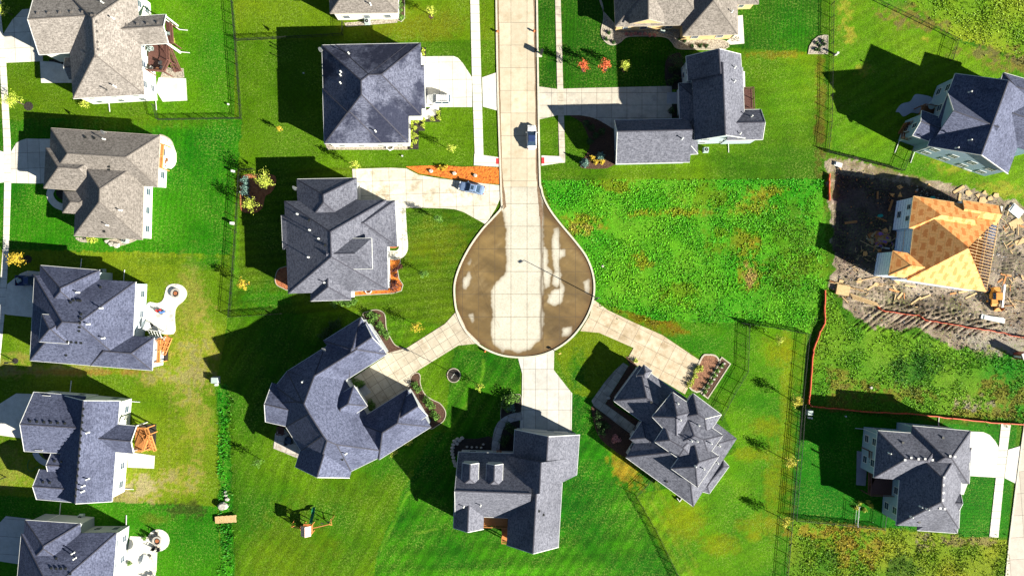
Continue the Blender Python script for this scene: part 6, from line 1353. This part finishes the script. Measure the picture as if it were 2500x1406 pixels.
# bicycle on the side patio
p = P(1797, 97, .5); r = empty('bicycle', (p.x, p.y, .07), 'dark bicycle leaning on the side patio of the sand-coloured house', 'bicycle')
for dx_ in (-.52, .52):
    m = MB(); n = 16
    for i in range(n): a0 = i*6.283/n; a1 = (i+1)*6.283/n; m.beam((p.x+dx_+.33*math.cos(a0), p.y+.15*math.sin(a0), .4+.30*math.sin(a0)), (p.x+dx_+.33*math.cos(a1), p.y+.15*math.sin(a1), .4+.30*math.sin(a1)), .04, .04)
    m.build('wheel', MAT['dark'], r)
m = MB(); q = lambda a, b: (p.x+a, p.y+b*.5, .4+b)
for a, b in (((-.52,0),(0,0)),((0,0),(.35,.5)),((-.15,.5),(.35,.5)),((-.15,.5),(0,0)),((.35,.5),(.52,0)),((-.52,0),(-.15,.5))): m.beam(q(*a), q(*b), .04, .04)
m.beam((p.x+.35, p.y+.0, 1.0), (p.x+.35, p.y+.5, 1.0), .04, .04); m.box((p.x-.18, p.y+.28, 1.0), (.28, .14, .06)); m.build('frame', MAT['black'], r)
# window well and low wall bits
for u, v, hk in ((2453,398,'h14'),):
    p = P(2352, 395, .4); m = MB()
m = MB(); a = [P(2345,393), P(2350,412), P(2368,419), P(2375,405)]
ribbon(m, a, .14, -.05, .5); tag(m.build('window_well', MAT['white']), 'white-edged window well below the two-storey blue-grey house', 'window well')
m = MB(); a = [P(1628,1213), P(1650,1222), P(1657,1214)]; a = [P(1652,1214), P(1658,1222), P(1664,1214)]; ribbon(m, a, .12, -.05, .5); tag(m.build('window_well', MAT['white']), 'white window well under the long low eave of the stacked-hip house', 'window well')
m = MB(); a = [P(943,352), P(945,364), P(952,368), P(960,364), P(962,352)]; ribbon(m, a, .14, -.05, .4); tag(m.build('window_well', MAT['white']), 'white window well below the square dark-roofed house', 'window well')
m = MB(); a = [P(892,710), P(896,716), P(904,716), P(908,710)]; ribbon(m, a, .12, -.05, .4); tag(m.build('window_well', MAT['white']), 'white window well below the many-hipped grey house', 'window well')
hs = MB(); a = [P(u, v, .05) for u, v in smooth_px([(72,1122),(68,1130),(68,1142),(73,1149),(82,1147),(90,1140),(100,1138)], 5, False)]
for i in range(len(a)-1): hs.beam(a[i], a[i+1], .06, .05)
tag(hs.build('garden_hose', SG), 'thin green hose curling in the shadow left of the dormered gables', 'hose')

# ---------------------------------------------------------------- building site
def board(u, v, L, W_, rz, mat, label, group, z=.1, name='lumber_board'):
    p = P(u, v); m = MB(); m.box((p.x, p.y, z), (L, W_, .05), R(rz)); return tag(m.build(name, MAT[mat]), label, 'board', group)
def scrap(u, v, s, seed, label, group, mat='osb', z=.12):
    r = random.Random(seed); p = P(u, v); n = r.choice((3, 4, 5)); a0 = r.uniform(0, 6); pts = [(p.x+s*math.cos(a0+i*6.283/n)*r.uniform(.6, 1.1), p.y+s*math.sin(a0+i*6.283/n)*r.uniform(.5, 1.0)) for i in range(n)]
    m = MB(); m.prism(pts, z, z+.03, bottom=True); return tag(m.build('plywood_scrap', MAT[mat], fix=True), label, 'plywood scrap', group)
for i, (u, v, s) in enumerate(((2196,457,.75),(2267,453,.5),(2178,476,.7),(2196,477,.7),(2235,469,.35),(2162,563,.65),(2112,620,.7),(2146,612,.6),(2199,490,.4))): scrap(u, v, s, i, 'orange plywood scrap lying on the black soil left of the unfinished house', 'plywood scraps on black soil')
for i, (u, v, s) in enumerate(((2362,471,.9),(2387,477,.6),(2403,470,.9),(2398,490,.9),(2415,486,.7),(2430,478,.8))): scrap(u, v, s, 30+i, 'pale plywood offcut on the dirt above the unfinished house', 'plywood offcuts above the house', 'lumber')
for i, (u, v, s) in enumerate(((2052,688,.7),(2190,688,1.0),(2138,695,.6),(2098,685,.7),(2237,751,.45),(2135,1,.0))):
    if s: scrap(u, v, s, 50+i, 'pale plywood piece in the dirt below the unfinished house', 'plywood pieces below the house', 'lumber')
for u, v, L, W_, a in ((2142,477,1.5,.35,88),(2174,502,2.3,.4,72),(2077,543,2.4,.45,8),(2151,535,2.3,.3,-22)): board(u, v, L, W_, a, 'wood2', 'orange-brown board lying on the black soil', 'boards on black soil')
for u, v, L, W_, a in ((2340,463,2.4,.5,32),(2292,499,2.8,1.0,-35),(2342,483,1.6,.4,80),(2052,414,1.2,.2,-60),(2185,706,1.5,.35,-55),(2197,722,1.5,.4,50),(2125,702,1.6,.4,35),(2370,722,2.4,.3,25),(2352,712,2.0,.4,10),(2480,545,2.6,1.5,30),(2491,590,2.2,.9,20)): board(u, v, L, W_, a, 'lumber', 'loose pale board on the churned dirt round the unfinished house', 'boards on churned dirt')
for u, v, L, a in ((2122,599,4.2,-27),(2160,568,3.0,-40),(2160,626,2.6,5),(2162,640,3.6,38),(2158,645,3.4,-50),(2195,600,2.2,60),(2195,600,2.0,-40),(2122,680,5.5,12),(2115,705,1,1)): board(u, v, L, .14, a, 'lumber', 'long thin stud lying by the scrap heap', 'studs by the scrap heap', z=.14+random.uniform(0,.05))
for i in range(26): u, v = 2080+random.random()*90, 605+random.random()*60; board(u, v, random.uniform(.4,1.0), .1, random.uniform(0,180), 'lumber', 'short offcut stick scattered below the scrap heap', 'offcut sticks', name='wood_offcut')
for i in range(46):
    u, v = random.choice(((random.uniform(2060,2420), random.uniform(700,735)), (random.uniform(2440,2500), random.uniform(510,620)), (random.uniform(2100,2230), random.uniform(690,712)), (random.uniform(2440,2500), random.uniform(640,760)))); board(u, v, random.uniform(.8,2.4), random.choice((.1,.15,.3)), random.uniform(0,180), random.choice(('lumber','lumber','wood2')), 'scattered short board in the churned dirt below and right of the unfinished house', 'scattered short boards', z=.16)
m = MB(); PV = plain('purple wrap', (.22,.10,.42)); WHT = MAT['white']
for i in range(130):
    rr_ = random.gauss(0, 1.1); a = random.uniform(0, 6.28); p = P(2148, 585); x, y = p.x+rr_*1.5*math.cos(a), p.y+rr_*math.sin(a); z = .15+max(0, .9-abs(rr_)*.45)*random.random()
    m.box((x, y, z), (random.uniform(.4, 1.5), random.uniform(.08, .45), .05), random.uniform(0, 3.14), random.choice((0, 0, 0, 1, 1, 2, 3) if i % 4 == 0 else (0, 1)))
tag(m.build('scrap_heap', [MAT['wood2'], MAT['lumber'], PV, WHT], fix=False), 'heap of wood scraps with purple and white wrapping left of the unfinished house', 'scrap heap', kind='stuff')
for u, v, c, lb in ((2146,571,(.3,.14,.5),'purple insulation bundle on top of the scrap heap'),(2148,527,(.03,.35,.28),'teal tarp scrap on a board by the white-wrapped wall'),(2275,483,(.03,.35,.28),'teal bag under the roof edge above the unfinished house'),(2185,675,(.03,.35,.26),'teal strip under the lower left roof corner')):
    p = P(u, v, .2); m = MB(); m.prism([(p.x-.5,p.y-.2),(p.x+.1,p.y-.35),(p.x+.55,p.y-.05),(p.x+.3,p.y+.3),(p.x-.3,p.y+.25)], .15, .5, bottom=True); tag(m.build('tarp_bundle', plain('wrap %d' % u, c)), lb, 'bundle')
# lumber stack with trusses, lower left of the site
p = P(2055, 708); r = empty('lumber_stack', (p.x, p.y, 0), 'bright lumber stack with fanned boards at the lower left of the building lot', 'lumber stack'); m = MB()
for k in range(6): m.box((p.x, p.y, .12+k*.09), (2.5, 1.9, .07), R(-10))
m.build('sheet_pile', MAT['lumber'], r)
for i in range(16): m = MB(); q = P(2040+i*1.2, 690+i*1.1); m.box((q.x+.2*i, q.y-.1, .3+.05*(i % 4)), (random.uniform(2.4, 3.8), .1, .08), R(-14+random.uniform(-7, 7))); m.build('board', MAT['wood2' if i % 4 == 0 else 'lumber'], r)
p0 = P(2080, 722)
for i in range(5): m = MB(); m.box((p0.x+2.2+i*.1, p0.y-.5-i*.22, .15+.06*i), (5.5, .1, .08), R(-19+i*.6)); m.build('board', MAT['lumber'], r)
# white sheets / wrap on site
for u, v, L, W_, a, lb in ((2425,778,4.6,.9,-12,'long white panel lying on the mud below the loader'),(2432,511,2.4,1.4,-8,'white insulation stack above the right end of the unfinished house'),(2482,515,1.8,2.6,50,'white and grey panel at the upper right of the building lot'),(2047,402,1.5,.8,-20,'crumpled white plastic sheet at the top left corner of the building lot'),(2405,560,1.2,.8,20,'white wrap bundle on the open rafters end')):
    p = P(u, v, .3); m = MB(); m.box((p.x, p.y, .2), (L, W_, .12), R(a)); m.box((p.x+.1, p.y+.05, .32), (L*.8, W_*.8, .1), R(a+5)); tag(m.build('white_panel', MAT['white'], fix=True), lb, 'panel')
tag(HOUSES['h15'].root) 
# compact loader
p = P(2432, 722, 1.0); r = empty('loader', (p.x, p.y, 0), 'orange compact loader parked in the mud below the unfinished house', 'loader'); OR = noisy('loader orange paint', (.55,.22,.03), (.42,.16,.02), 3, .5)
def Q(a, b, z): return Vector((p.x+a, p.y+b, z))
m = MB(); m.box(Q(-.2, 0, .85), (1.5, 3.0, .7)); m.box(Q(-.2, 1.2, 1.4), (1.3, .9, .5)); m.mesh([Q(-.9,-1.5,.6),Q(.5,-1.5,.6),Q(.5,-2.0,.9),Q(-.9,-2.0,.9),Q(-.9,-1.5,1.2),Q(.5,-1.5,1.2)], [(0,1,2,3),(3,2,5,4),(0,3,4),(1,5,2),(0,4,5,1)]); m.build('body', OR, r)
m = MB(); m.box(Q(-.2, -.1, 1.65), (1.1, 1.2, 1.0)); cb = m.build('cab', MAT['glass'], r); m = MB(); m.box(Q(-.2, -.1, 2.2), (1.25, 1.35, .1)); m.build('cab_roof', OR, cb)
for a in (-1.15, .75):
    for b in (-1.05, 1.05): m = MB(); m.cyl(Q(a-.18, b, .5), Q(a+.18, b, .5), .5, n=18); wl_ = m.build('wheel', MAT['dark'], r); m = MB(); m.cyl(Q(a-.2, b, .5), Q(a+.2, b, .5), .22, n=12); m.build('rim', OR, wl_)
m = MB(); m.beam(Q(.95, 2.2, 1.9), Q(.95, -2.2, 1.2), .32, .35); m.build('boom', MAT['metal'], r); m = MB(); m.mesh([Q(.1,-2.3,.3),Q(1.7,-2.3,.3),Q(1.7,-3.0,.2),Q(.1,-3.0,.2),Q(.1,-2.3,1.1),Q(1.7,-2.3,1.1)], [(0,1,2,3),(0,4,5,1),(0,3,4),(1,5,2)]); m.build('bucket', OR, r)
# portable toilet shapes at the right edge
p = P(2494, 868, 1.2); r = empty('portable_toilet', (p.x, p.y, 0), 'white-roofed portable toilet at the right edge below the muddy lot', 'portable toilet'); m = MB(); m.box((p.x, p.y, 1.1), (1.15, 1.15, 2.15), R(20)); m.build('cabin', plain('red brown plastic', (.25,.06,.04)), r); m = MB(); m.box((p.x, p.y, 2.25), (1.25, 1.25, .16), R(20)); m.build('roof', MAT['white'], r)
m = MB(); m.beam(Vector((p.x-.58, p.y-.1, 0)), Vector((p.x-.58, p.y-.1, 1.9)), .04, .6); m.build('door', MAT['white'], r)
